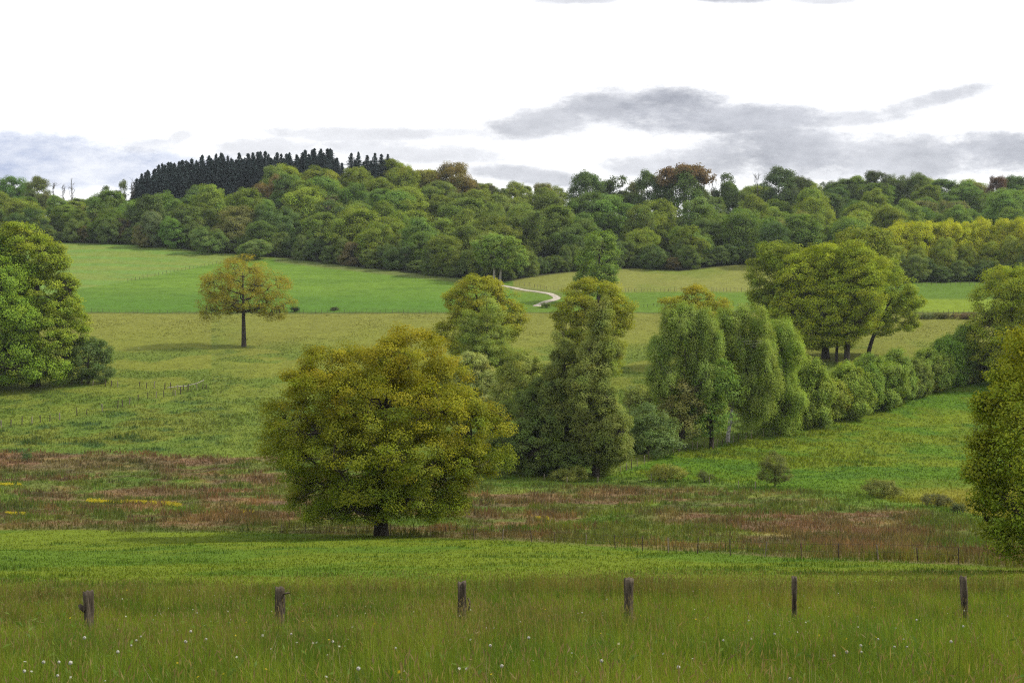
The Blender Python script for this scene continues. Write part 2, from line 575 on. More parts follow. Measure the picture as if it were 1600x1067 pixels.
def tubes(paths, sides=6):
    V = []; Fq = []; o = 0
    for P, Rr in paths:
        P = np.asarray(P, float); Rr = np.asarray(Rr, float)
        k = len(P)
        T = norm(np.gradient(P, axis=0))
        ref = np.array([0.31, 0.17, 0.93]) if abs(T[0, 2]) < .8 else np.array([.9, .3, .1])
        A = norm(np.cross(T, ref)); B = np.cross(T, A)
        n = sides if Rr.max() > .08 else max(4, sides - 2)
        th = np.arange(n) * 2 * np.pi / n
        ring = P[:, None] + Rr[:, None, None] * (A[:, None] * np.cos(th)[None, :, None] + B[:, None] * np.sin(th)[None, :, None])
        V.append(ring.reshape(-1, 3))
        i = np.arange(k * n).reshape(k, n)
        i2 = np.roll(i, -1, axis=1)
        Fq.append(np.stack([i[:-1], i2[:-1], i2[1:], i[1:]], -1).reshape(-1, 4) + o)
        o += k * n
    return np.concatenate(V), np.concatenate(Fq)


def bez(a, b, c, d, n):
    t = np.linspace(0, 1, n)[:, None]
    return (1 - t)**3 * a + 3 * (1 - t)**2 * t * b + 3 * (1 - t) * t * t * c + t**3 * d


def bulge(lobes, r, nb, k0=.34, k1=.5, dist=.78):
    out = list(lobes)
    for (c, q) in lobes:
        for _ in range(nb):
            d = rdir(r, 1)[0]
            if d[2] < -.35: d[2] *= -1
            s = r.uniform(k0, k1)
            out.append((c + d * q * dist, q * s * np.array([1, 1, .9])))
    return out


def crown(lobes, r, clump, dens, zmin=0.3, inner=.55, fr=(.6, 1.0)):
    """clump centres on the shells of the lobes"""
    Ps = []; Ds = []
    for i, (c, q) in enumerate(lobes):
        area = 4 * math.pi * ((q[0] * q[1])**1.6 / 3 + (q[0] * q[2])**1.6 / 3 + (q[1] * q[2])**1.6 / 3)**(1 / 1.6)
        n = max(4, int(dens * area / (clump * clump * 3.0)))
        d = rdir(r, n)
        p = c + d * q * (r.uniform(fr[0], fr[1], n)**.7)[:, None]
        ok = p[:, 2] > zmin
        for k, (c2, q2) in enumerate(lobes):
            if k != i:
                ok &= (((p - c2) / q2)**2).sum(1) > inner * inner
        Ps.append(p[ok]); Ds.append(d[ok])
    return np.concatenate(Ps), np.concatenate(Ds)


def foliage(P, D, r, clump, per, leaf, flat=.7, droop=0.0, tint=None, upb=.55, rnd=.75, asp=.62, csd=.10, topcol=None, zr=None, edgecol=None):
    n = len(P)
    cr = clump * r.uniform(.65, 1.3, n)
    cnt = np.maximum(6, (per * (cr / clump)**2 * r.uniform(.7, 1.3, n))).astype(int)
    idx = np.repeat(np.arange(n), cnt)
    m = len(idx)
    d = rdir(r, m)
    rad = r.random(m)**.42
    off = d * (rad * cr[idx])[:, None]
    off[:, 2] *= flat
    if droop:
        # hanging strands
        h = np.hypot(off[:, 0], off[:, 1])
        off[:, 2] -= droop * (r.random(m)**1.3) * (.5 + h / clump)
        off[:, :2] *= (1 - .25 * r.random(m))[:, None]
    pos = P[idx] + off
    N = norm(d * .55 + D[idx] * .5 + np.array([0, 0, upb]) + r.normal(size=(m, 3)) * rnd * .5)
    T = rdir(r, m)
    if droop: T = norm(T * .5 + np.array([0, 0, -1.2]))
    s = leaf * r.uniform(.65, 1.35, m)
    V = leaf_quads(pos, N, T, s, asp)
    base = np.ones((m, 3))
    cc = (1 + r.normal(size=(n, 1)) * csd) * (1 + r.normal(size=(n, 3)) * np.array([.05, .02, .10]))
    base *= cc[idx] * (1 + r.normal(size=(m, 1)) * .045)
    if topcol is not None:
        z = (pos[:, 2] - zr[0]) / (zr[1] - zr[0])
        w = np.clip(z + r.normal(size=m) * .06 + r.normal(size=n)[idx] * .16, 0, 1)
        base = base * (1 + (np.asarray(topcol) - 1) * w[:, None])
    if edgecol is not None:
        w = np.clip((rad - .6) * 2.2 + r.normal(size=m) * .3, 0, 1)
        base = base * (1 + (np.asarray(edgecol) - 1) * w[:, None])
    return V, np.clip(base, .15, 4)


def skeleton(P, r, H0, trunk_r, base_flare=1.5, lean=(0, 0), nl=9, top=.75, fork=None, limb_r=.42, twigs=True, twig_r=None, topz=None, wig=.04):
    """trunk, main limbs to spread clumps, then a twig to every clump"""
    topz = P[:, 2].max() if topz is None else topz
    cx = np.median(P[:, 0]) if len(P) else 0; cy = np.median(P[:, 1]) if len(P) else 0
    fork = H0 if fork is None else fork
    e = np.array([cx * .6 + lean[0], cy * .6 + lean[1], topz * top])
    n = 14
    t = np.linspace(0, 1, n)
    TP = np.stack([e[0] * t**1.4, e[1] * t**1.4, e[2] * t], -1)
    TP[:, :2] += np.cumsum(r.normal(size=(n, 2)), 0) * wig * trunk_r * 2 * t[:, None]
    tr = trunk_r * (1 - .86 * t**1.1)
    tr[0] *= base_flare
    TP = np.insert(TP, 1, TP[0] * .93 + TP[1] * .07, 0); tr = np.insert(tr, 1, trunk_r * 1.08)
    TP[0, 2] -= .4
    paths = [(TP, tr)]
    samp = [TP[2:]]; srad = [tr[2:]]
    if nl and len(P):
        far = []
        cur = P[np.argmax(np.linalg.norm(P - e, axis=1))]
        dist = np.full(len(P), 1e9)
        for _ in range(min(nl, len(P))):
            dist = np.minimum(dist, np.linalg.norm(P - cur, axis=1))
            k = int(np.argmax(dist)); cur = P[k]; far.append(k)
        for k in far:
            q = P[k]
            hz = np.hypot(q[0], q[1])
            zs = np.clip(q[2] - hz * r.uniform(.35, .8), fork, topz * top * .9)
            i = np.clip(np.searchsorted(TP[:, 2], zs), 2, len(TP) - 2)
            a = TP[i]
            dirn = q - a
            b = a + np.array([dirn[0] * .35, dirn[1] * .35, dirn[2] * .15 + .06 * hz])
            c = a + np.array([dirn[0] * .7, dirn[1] * .7, dirn[2] * .6]) + r.normal(size=3) * .06 * np.linalg.norm(dirn)
            B = bez(a, b, c, q, 12)
            B[2:-1] += r.normal(size=(9, 3)) * .02 * np.linalg.norm(dirn)
            r0 = min(tr[i] * .72, trunk_r * limb_r * r.uniform(.6, 1.1))
            rr = np.linspace(r0, r0 * .12, 12)
            paths.append((B, rr)); samp.append(B[3:]); srad.append(rr[3:])
    if twigs:
        SPt = np.concatenate(samp); SR = np.concatenate(srad)
        twr = twig_r or trunk_r * .09
        for q in P:
            w = np.linalg.norm(SPt - q, axis=1) + np.maximum(0, SPt[:, 2] - q[2]) * .6
            i = int(np.argmin(w)); a = SPt[i]
            L = np.linalg.norm(q - a)
            if L < .15: continue
            mid = (a + q) / 2 + r.normal(size=3) * .10 * L
            B = bez(a, a * .6 + mid * .4, mid, q, 5)
            r0 = min(twr, SR[i] * .8)
            paths.append((B, np.linspace(r0, r0 * .35, 5)))
    return paths


def tree_thing(name, label, cat, loc, wood, cr, color, group=None, bark=None, rz=0, sc=1.0, crown_mat=None, sides=7, wood_name='trunk'):
    root = empty(name, loc, rz, sc)
    tag(root, label, cat, group)
    if wood is not None:
        V, Q = tubes(wood, sides)
        link(wood_name, np_mesh(wood_name, V, [Q], bark or M_BARK, smooth=True), root)
    if cr is not None:
        V, C = cr
        q = np.arange(len(V)).reshape(-1, 4)
        o = link('crown', np_mesh('crown', V, [q], crown_mat or M_LEAF, C), root)
        o.color = tuple(np.array(color) * LEAFK) + (1,)
    return root


SEED = [100]
LEAFK = 2.35


def mk_tree(name, label, cat, u, vb, lobes, trunk_px, color, leaf=.3, clump=1.2, per=90, dens=1.0, flat=.7, droop=0., nb=5, topcol=None, edgecol=None,
            fork=.3, top=.75, nl=9, bark=None, group=None, d=None, lean=(0, 0), inner=.55, twigs=True, csd=.10, asp=.62, fr=(.6, 1.0), twig_r=None, wig=.04, upb=.55, zmin=.3, limb_r=.42, k0=.34, k1=.5, split=0):
    SEED[0] += 1
    r = rng_(SEED[0])
    if d is None: X, Y, Z = on_ground(u, vb)
    else:
        Y = d; X = lateral(u, vb) * d; Z = float(ground_z(X, Y))
    k = Y / F
    vb_ = row_of(Z / Y)
    L = []
    for lb in lobes:
        lu, lv, ru, rv = lb[:4]
        yo = lb[4] if len(lb) > 4 else 0.0
        ry = lb[5] if len(lb) > 5 else max(ru * k, rv * k * .8)
        L.append((np.array([(lu - u) * k, yo, (vb_ - lv) * k]), np.array([ru * k, ry, rv * k])))
    if split:
        L2 = []
        for (c, q) in L:
            L2.append((c, q * .62))
            for _ in range(split):
                d_ = rdir(r, 1)[0]
                L2.append((c + d_ * q * r.uniform(.45, .95), q * r.uniform(.26, .52) * np.array([1, 1, r.uniform(.8, 1.4)])))
        L = L2
    else: L = bulge(L, r, nb, k0, k1)
    P, D = crown(L, r, clump, dens, inner=inner, fr=fr, zmin=zmin)
    zr = (P[:, 2].min(), P[:, 2].max())
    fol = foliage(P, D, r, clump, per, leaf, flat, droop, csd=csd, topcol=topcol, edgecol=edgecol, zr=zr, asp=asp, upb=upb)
    H = zr[1]
    wood = skeleton(P, r, 0, trunk_px * k / 2, nl=nl, top=top, fork=H * fork, lean=lean, twigs=twigs, twig_r=twig_r, wig=wig, limb_r=limb_r)
    return tree_thing(name, label, cat, (X, Y, Z), wood, fol, color, group, bark)


def copy_tree(src, loc, rz, sc, color=None, label=None, cat=None, group=None, name=None, zsc=1.0):
    c = src.copy(); COL.objects.link(c)
    if name: c.name = name
    c.location = loc; c.rotation_euler = (0, 0, rz); c.scale = (sc, sc, sc * zsc)
    for ch in src.children:
        k = ch.copy(); COL.objects.link(k); k.parent = c
        if color is not None and ch.name.startswith('crown'): k.color = tuple(np.array(color) * LEAFK) + (1,)
    if label: c['label'] = label
    if cat: c['category'] = cat
    if group: c['group'] = group
    elif 'group' in c.keys(): del c['group']
    return c


# ------------------------------------------------------------------ the great oak in front
OAK_BRONZE = (1.74, 1.15, .9)
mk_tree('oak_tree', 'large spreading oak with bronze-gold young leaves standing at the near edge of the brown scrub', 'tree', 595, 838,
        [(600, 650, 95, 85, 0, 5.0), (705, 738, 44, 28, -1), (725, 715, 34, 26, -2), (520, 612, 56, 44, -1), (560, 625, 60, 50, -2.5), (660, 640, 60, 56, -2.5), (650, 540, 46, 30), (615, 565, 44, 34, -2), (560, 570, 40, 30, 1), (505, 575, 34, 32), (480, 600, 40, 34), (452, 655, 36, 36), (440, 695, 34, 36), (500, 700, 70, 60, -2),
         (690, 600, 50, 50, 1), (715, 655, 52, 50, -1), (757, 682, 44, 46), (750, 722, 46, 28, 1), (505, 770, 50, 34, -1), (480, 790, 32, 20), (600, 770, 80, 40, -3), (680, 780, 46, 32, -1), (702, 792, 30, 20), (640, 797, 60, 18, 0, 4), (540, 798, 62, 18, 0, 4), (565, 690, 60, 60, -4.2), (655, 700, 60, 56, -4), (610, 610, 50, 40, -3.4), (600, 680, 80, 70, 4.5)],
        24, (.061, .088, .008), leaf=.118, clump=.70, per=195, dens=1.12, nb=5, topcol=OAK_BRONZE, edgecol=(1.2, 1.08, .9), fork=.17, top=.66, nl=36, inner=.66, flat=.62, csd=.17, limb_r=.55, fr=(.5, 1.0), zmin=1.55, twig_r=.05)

# lone oak in the pasture
mk_tree('oak_tree', 'lone sparse oak with orange-tinged young leaves in the open pasture', 'tree', 381, 540,
        [(380, 426, 42, 30, 0, 6), (342, 448, 32, 24), (421, 445, 34, 26), (326, 470, 24, 18), (438, 472, 24, 18), (380, 465, 50, 24, -2, 6), (380, 450, 44, 36), (330, 492, 20, 10), (430, 492, 20, 10), (352, 480, 26, 12), (415, 484, 26, 12)],
        8, (.116, .112, .012), leaf=.22, clump=.95, per=46, dens=.95, nb=3, topcol=(1.15, 1.0, 1.0), fork=.34, top=.82, nl=26, inner=.5, fr=(.5, 1.0), twig_r=.07, limb_r=.55)

# ------------------------------------------------------------------ trees of the left edge
GREEN = (.070, .115, .022)
YGREEN = (.125, .135, .020)
mk_tree('maple_tree', 'tall broad bright green tree cut by the left edge of the picture', 'tree', -25, 604,
        [(-30, 470, 85, 95), (-20, 410, 60, 45), (35, 500, 50, 45, -2), (15, 430, 45, 40, -1), (45, 545, 40, 34, -3), (-10, 565, 60, 38, -3), (30, 572, 50, 26, -3), (70, 578, 40, 22, -2), (20, 470, 45, 40, -4), (-40, 420, 60, 50)],
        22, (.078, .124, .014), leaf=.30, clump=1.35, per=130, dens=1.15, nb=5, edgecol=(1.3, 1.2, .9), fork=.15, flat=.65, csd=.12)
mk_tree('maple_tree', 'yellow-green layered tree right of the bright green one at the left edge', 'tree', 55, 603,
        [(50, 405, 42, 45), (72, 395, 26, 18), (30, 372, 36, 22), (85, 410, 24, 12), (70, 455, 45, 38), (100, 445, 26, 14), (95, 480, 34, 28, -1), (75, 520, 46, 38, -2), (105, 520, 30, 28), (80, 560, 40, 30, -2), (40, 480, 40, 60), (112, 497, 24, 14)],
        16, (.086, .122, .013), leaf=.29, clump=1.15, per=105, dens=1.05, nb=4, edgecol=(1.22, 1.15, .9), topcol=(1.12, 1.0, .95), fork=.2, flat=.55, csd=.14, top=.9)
mk_tree('bush', 'dark rounded bush at the foot of the trees on the left edge', 'bush', 138, 600,
        [(138, 562, 34, 34), (158, 575, 20, 22), (118, 575, 22, 22)], 5, (.050, .075, .020), leaf=.26, clump=.8, per=60, dens=1.2, nb=5, fork=.08, nl=6)

# ------------------------------------------------------------------ clump in the middle of the valley
mk_tree('oak_tree', 'yellow-topped oak rising behind the great oak, left of the lane', 'tree', 745, 598,
        [(745, 455, 38, 26), (715, 470, 28, 22), (785, 475, 30, 26), (800, 495, 22, 18), (760, 500, 55, 45), (712, 520, 34, 30), (750, 550, 50, 30)],
        11, (.105, .125, .012), leaf=.28, clump=1.1, per=100, dens=1.05, nb=4, topcol=(1.2, 1.05, .9), fork=.3, nl=12, flat=.6, top=.85, fr=(.5, 1))
mk_tree('alder_tree', 'slender pale green alder with a visible dark stem in front of the yellow-topped oak', 'tree', 762, 640,
        [(762, 480, 22, 36), (765, 530, 40, 50), (735, 520, 26, 40), (790, 550, 26, 40), (760, 590, 50, 45)],
        6, (.108, .138, .026), leaf=.18, clump=.75, per=90, dens=1.0, split=8, fork=.15, top=1.0, nl=12, flat=.7, fr=(.35, 1), csd=.08)
mk_tree('willow_bush', 'grey-green willow bush just right of the great oak crown', 'bush', 738, 655,
        [(735, 575, 26, 24), (745, 605, 34, 34), (728, 600, 20, 30), (760, 630, 34, 28)], 5, (.135, .155, .045), leaf=.19, clump=.68, per=110, dens=1.0, nb=5, fork=.1, nl=8, upb=.7)
mk_tree('willow_bush', 'rounded olive bush between the alder and the tall ivy-clad tree', 'bush', 815, 680,
        [(818, 580, 34, 36), (800, 615, 34, 40), (838, 625, 34, 44), (815, 650, 50, 34)], 6, (.108, .126, .026), leaf=.20, clump=.75, per=110, dens=1.0, nb=5, fork=.1, nl=8, upb=.7)
mk_tree('bush', 'dark dense thicket bush at the base of the valley clump', 'bush', 825, 742,
        [(815, 655, 40, 44), (852, 640, 40, 46), (800, 705, 40, 38), (850, 705, 46, 40), (830, 690, 46, 46, -2.5), (880, 715, 40, 30, -2)], 7, (.056, .078, .018), leaf=.19, clump=.68, per=110, dens=1.1, nb=5, fork=.05, nl=8)
mk_tree('alder_tree', 'ivy-clad alder left of the tallest valley tree', 'tree', 886, 742,
        [(886, 545, 22, 34), (876, 600, 38, 48), (862, 650, 44, 50), (885, 700, 50, 40), (900, 640, 36, 50, -2)],
        10, (.080, .097, .023), leaf=.175, clump=.68, per=120, dens=1.15, split=9, fork=.1, top=1.0, nl=12, flat=.75, fr=(.45, 1), csd=.09)
mk_tree('alder_tree', 'tall grey-green columnar tree at the centre of the valley clump', 'tree', 931, 745,
        [(938, 492, 19, 30), (936, 535, 30, 44), (930, 590, 42, 54), (938, 645, 48, 52), (935, 700, 50, 42), (958, 660, 28, 50, -2), (900, 610, 30, 50, -1)],
        12, (.090, .110, .026), leaf=.175, clump=.70, per=125, dens=1.15, split=9, nb=6, fork=.1, top=1.0, nl=14, flat=.8, fr=(.5, 1), csd=.08, topcol=(1.1, 1.05, 1.0))
mk_tree('oak_tree', 'yellow-green oak behind the tall grey-green columnar tree', 'tree', 928, 600,
        [(928, 462, 40, 26), (960, 480, 30, 20), (900, 482, 34, 26), (888, 506, 28, 24), (968, 500, 20, 18), (930, 510, 46, 40), (930, 560, 44, 40)],
        12, (.100, .122, .011), leaf=.28, clump=1.1, per=100, dens=1.0, nb=5, topcol=(1.2, 1.03, .9), fork=.25, nl=10, flat=.6)
mk_tree('ash_tree', 'narrow rounded green tree alone in the far fields beside the lane', 'tree', 935, 472,
        [(938, 385, 24, 24), (932, 410, 32, 24), (940, 432, 28, 20), (922, 435, 22, 22), (935, 452, 26, 14), (958, 393, 12, 9)],
        7, (.068, .105, .020), leaf=.42, clump=1.25, per=50, dens=1.1, nb=4, fork=.15, nl=8, flat=.6, csd=.14, edgecol=(1.2, 1.15, .9))
mk_tree('bush', 'low green bush between the tall tree and the birches', 'bush', 1012, 712,
        [(1010, 660, 32, 36), (1035, 675, 28, 30), (1000, 690, 26, 22), (1020, 690, 36, 26, -2)], 5, (.058, .085, .024), leaf=.24, clump=.8, per=60, dens=1.1, nb=5, fork=.05, nl=6)
mk_tree('bush', 'low olive bush in the gap above the hedge fence', 'bush', 1005, 690,
        [(1000, 625, 24, 24), (1015, 645, 26, 26), (985, 645, 18, 24)], 4, (.085, .100, .026), leaf=.26, clump=.8, per=50, dens=1.0, nb=4, fork=.05, nl=6)
mk_tree('oak_tree', 'gold-topped oak peeping above the weeping birches', 'tree', 1085, 575,
        [(1090, 465, 30, 18), (1060, 480, 28, 16), (1115, 480, 24, 16), (1085, 500, 45, 32), (1085, 540, 40, 30)],
        10, (.105, .12, .011), leaf=.36, clump=1.0, per=50, dens=.95, nb=4, topcol=(1.2, 1.02, .9), fork=.3, nl=8, flat=.6)
mk_tree('birch_tree', 'weeping birch at the left end of the hedge row', 'tree', 1066, 700,
        [(1080, 500, 30, 32), (1052, 520, 30, 34), (1030, 545, 22, 26), (1092, 545, 34, 50), (1034, 580, 24, 30), (1060, 600, 40, 50), (1100, 600, 26, 46), (1108, 510, 20, 26)],
        9, (.110, .148, .030), leaf=.21, clump=.75, per=170, dens=1.2, nb=6, droop=1.2, split=9, fork=.2, top=.9, nl=10, flat=.8, fr=(.5, 1), csd=.09, asp=.4, bark=M_BARKG)
mk_tree('thorn_tree', 'small olive-brown thorn tree in front of the weeping birch', 'tree', 1062, 702,
        [(1062, 612, 26, 22), (1055, 640, 26, 26), (1075, 640, 24, 30), (1060, 670, 32, 24)], 5, (.085, .092, .026), leaf=.22, clump=.75, per=50, dens=1.0, nb=4, fork=.1, nl=8, topcol=(1.12, 1.0, 1.0), d=172)
mk_tree('maple_tree', 'dense rich green maple in front of the two birches', 'tree', 1112, 696,
        [(1118, 585, 30, 28), (1100, 610, 30, 34), (1135, 612, 26, 30), (1105, 650, 32, 32), (1085, 655, 24, 30)],
        8, (.062, .105, .020), leaf=.30, clump=.95, per=60, dens=1.1, nb=4, fork=.15, nl=8, flat=.65, csd=.13, d=174, edgecol=(1.2, 1.1, .9))
b1 = mk_tree('birch_tree', 'tall weeping birch with a bare white leaning trunk', 'tree', 1137, 690,
             [(1146, 500, 26, 30), (1172, 508, 26, 32), (1190, 540, 26, 40), (1160, 540, 36, 46), (1184, 585, 28, 46), (1160, 600, 34, 44), (1182, 630, 26, 34), (1130, 530, 22, 34)],
             6.5, (.112, .146, .028), leaf=.21, clump=.75, per=170, dens=1.2, nb=6, droop=1.2, split=9, fork=.32, top=.85, nl=9, flat=.8, fr=(.5, 1), csd=.09, asp=.4, bark=M_BIRCH, lean=(2.4, 0), limb_r=.5)
mk_tree('willow_tree', 'light green willow with trailing twigs between the birch and the hedge', 'tree', 1212, 680,
        [(1212, 520, 30, 34), (1225, 560, 30, 46), (1200, 590, 28, 50), (1225, 625, 32, 42), (1205, 650, 26, 30)],
        8, (.112, .155, .026), leaf=.21, clump=.75, per=165, dens=1.2, nb=6, droop=1.0, split=9, fork=.1, top=.9, nl=9, flat=.9, fr=(.5, 1), csd=.10, asp=.45)

# ------------------------------------------------------------------ oaks at the head of the hedge
mk_tree('oak_tree', 'left and rearmost oak of the group above the hedge', 'tree', 1252, 552,
        [(1215, 400, 36, 22), (1200, 430, 34, 28), (1190, 460, 24, 26), (1235, 420, 40, 32), (1225, 470, 46, 36), (1250, 510, 40, 26)],
        8, (.080, .108, .012), leaf=.31, clump=1.3, per=120, dens=1.1, nb=4, edgecol=(1.25, 1.15, .9), fork=.2, nl=12, flat=.6, csd=.13)
mk_tree('oak_tree', 'broad yellow-green oak filling the middle of the group above the hedge', 'tree', 1290, 560,
        [(1285, 412, 50, 26), (1250, 445, 46, 36), (1325, 430, 46, 34), (1240, 490, 40, 30), (1290, 470, 70, 50, 0, 7), (1330, 480, 46, 40), (1290, 500, 60, 36, -4), (1270, 520, 44, 26, -3)],
        13, (.100, .125, .011), leaf=.30, clump=1.25, per=120, dens=1.15, nb=5, edgecol=(1.32, 1.27, .9), topcol=(1.1, 1.08, .95), fork=.18, nl=18, flat=.6, csd=.13)
mk_tree('oak_tree', 'slim forked oak just left of the thick front trunk above the hedge', 'tree', 1307, 565,
        [(1335, 400, 30, 24), (1310, 430, 34, 30), (1330, 455, 34, 34), (1310, 500, 34, 34)],
        5, (.095, .12, .011), leaf=.29, clump=1.2, per=105, dens=1.0, nb=4, edgecol=(1.32, 1.27, .9), fork=.25, nl=8, flat=.6, csd=.13)
mk_tree('oak_tree', 'thick-trunked front oak standing nearest the hedge', 'tree', 1323, 568,
        [(1345, 420, 40, 30), (1320, 460, 40, 34), (1345, 490, 36, 34), (1315, 520, 32, 26), (1335, 460, 40, 40, -3)],
        10, (.098, .123, .011), leaf=.29, clump=1.2, per=112, dens=1.1, nb=4, edgecol=(1.32, 1.27, .9), fork=.2, nl=10, flat=.6, csd=.13)
mk_tree('oak_tree', 'right leaning oak with a bare slanted trunk at the end of the group', 'tree', 1357, 556,
        [(1375, 425, 34, 26), (1395, 450, 34, 28), (1415, 470, 26, 18), (1428, 473, 16, 10), (1375, 475, 40, 36), (1400, 500, 28, 22), (1370, 510, 26, 18), (1415, 510, 16, 9)],
        7, (.092, .12, .012), leaf=.28, clump=1.1, per=86, dens=1.0, nb=4, edgecol=(1.34, 1.26, .9), fork=.34, nl=14, flat=.55, csd=.14, lean=(4.0, 0), top=.7)
mk_tree('oak_tree', 'olive oak behind and above the group at the head of the hedge', 'tree', 1350, 490,
        [(1345, 378, 42, 22), (1320, 395, 30, 22), (1378, 395, 24, 22), (1350, 420, 40, 36), (1345, 455, 34, 24)],
        8, (.080, .100, .013), leaf=.5, clump=1.5, per=60, dens=1.1, nb=4, edgecol=(1.2, 1.1, .9), fork=.25, nl=8, flat=.6, csd=.12, d=318)

# right edge
mk_tree('oak_tree', 'tall green oak behind the near tree at the right edge', 'tree', 1582, 603,
        [(1585, 445, 46, 30), (1560, 465, 40, 32), (1610, 470, 50, 50), (1545, 520, 32, 36), (1590, 530, 60, 44), (1550, 565, 34, 30), (1585, 570, 50, 32, -3)],
        14, (.100, .128, .012), leaf=.28, clump=1.2, per=120, dens=1.15, nb=4, edgecol=(1.3, 1.15, .9), fork=.12, nl=12, flat=.6, csd=.14)
mk_tree('oak_tree', 'near leafy tree with gold upper shoots filling the lower right edge', 'tree', 1618, 892,
        [(1612, 590, 48, 45), (1590, 560, 34, 26), (1575, 610, 40, 34), (1600, 660, 66, 60), (1560, 655, 34, 30), (1570, 720, 42, 40), (1540, 735, 26, 24), (1524, 738, 15, 13), (1534, 700, 14, 12), (1545, 632, 14, 10), (1550, 770, 18, 14), (1665, 620, 50, 50), (1680, 700, 60, 60), (1670, 780, 60, 56), (1650, 830, 56, 40), (1600, 760, 66, 60), (1590, 810, 52, 40), (1610, 840, 60, 40), (1620, 540, 50, 34), (1600, 700, 60, 80, -1.2), (1572, 800, 34, 36, -.8)],
        16, (.070, .102, .010), leaf=.105, clump=.40, per=80, dens=.95, k0=.25, k1=.7, nb=5, edgecol=(1.25, 1.1, .9), topcol=(1.35, 1.08, .9), fork=.05, nl=16, flat=.75, csd=.16, inner=.6)

# ------------------------------------------------------------------ hedge: every shrub stands for itself
HR = random.Random(21)
HB = [  # u, base row, top row, half width, colour, label
    (1262, 668, 560, 30, (.100, .116, .026), 'tall grey-green shrub at the tall left end of the hedge'),
    (1240, 672, 600, 24, (.096, .108, .024), 'bright low shrub below the willow in the hedge'),
    (1287, 660, 590, 26, (.105, .110, .022), 'yellowish shrub beside the tall left hedge shrub'),
    (1318, 655, 576, 30, (.100, .118, .026), 'domed pale shrub under the thick-trunked oak'),
    (1345, 648, 562, 24, (.078, .102, .024), 'green hedge shrub under the leaning oak'),
    (1372, 640, 556, 26, (.092, .112, .026), 'light green hedge shrub right of the leaning oak'),
    (1397, 632, 553, 24, (.085, .105, .026), 'smooth-topped hedge shrub before the dark stretch'),
    (1425, 624, 552, 24, (.080, .090, .026), 'hedge shrub with a browned top at the start of the dark stretch'),
    (1452, 615, 545, 26, (0.090, 0.109, 0.026), 'dark flat-topped hawthorn in the hedge'),
    (1478, 606, 534, 24, (0.075, 0.109, 0.022), 'dark green hedge shrub behind the flat-topped hawthorn'),
    (1500, 600, 512, 22, (0.069, 0.092, 0.022), 'tallest dark shrub at the right end of the hedge'),
    (1522, 594, 540, 22, (0.069, 0.101, 0.020), 'shadowed hedge shrub beneath the tall right-hand oak'),
    (1545, 588, 545, 22, (0.069, 0.105, 0.020), 'last hedge shrub half hidden by the right-edge trees')]
for (u_, vb_, vt_, hw, cl_, lab) in HB:
    hh = (vb_ - vt_); hw *= HR.uniform(1.0, 1.4); vt_ += HR.uniform(-9, 7); hh = vb_ - vt_; cl_ = np.array(cl_) * np.array((.88, 1.0, .85))
    ox = HR.uniform(-.3, .3) * hw
    mk_tree('hedge_shrub', lab, 'shrub', u_, vb_ - 3,
            [(u_ + ox, vt_ + hh * .32, hw * .7, hh * .34), (u_ - ox, vt_ + hh * HR.uniform(.34, .5), hw * .9, hh * .32), (u_ - hw * .4, vt_ + hh * .55, hw * .8, hh * .36), (u_ + hw * .4, vt_ + hh * .52, hw * .8, hh * .36), (u_, vt_ + hh * .75, hw * .95, hh * .24, -.6)],
            4, cl_, leaf=.25, clump=.75, per=80, dens=1.15, nb=6, fork=.04, nl=7, droop=.5, flat=.8, csd=.11, edgecol=(1.12, 1.15, .9), topcol=(1.12, 1.12, .95), group='shrubs of the hedge', k0=.25, k1=.6)

for i_ in range(17):
    u_ = 1222 + i_ * 19 + HR.uniform(-5, 5)
    b_ = float(pl(u_, [(965, 739), (1050, 709), (1140, 693), (1220, 677), (1300, 656), (1400, 631), (1530, 593)])) - 2.5
    hh = HR.uniform(30, 52); hw = HR.uniform(15, 24)
    mk_tree('hedge_shrub', 'low leafy shrub filling the foot of the hedge between the taller ones', 'shrub', u_, b_,
            [(u_, b_ - hh * .6, hw * .8, hh * .38), (u_ + HR.uniform(-.5, .5) * hw, b_ - hh * .35, hw, hh * .34), (u_ - HR.uniform(-.5, .5) * hw, b_ - hh * .78, hw * .55, hh * .22)],
            2, np.array((.075, .105, .020)) * HR.uniform(.75, 1.3) * np.array((HR.uniform(.9, 1.25), 1, 1)), leaf=.24, clump=.7, per=60, dens=1.1, nb=4, fork=.04, nl=5, droop=.3, flat=.8, edgecol=(1.25, 1.15, .9), group='low shrubs along the hedge foot', k0=.25, k1=.65)

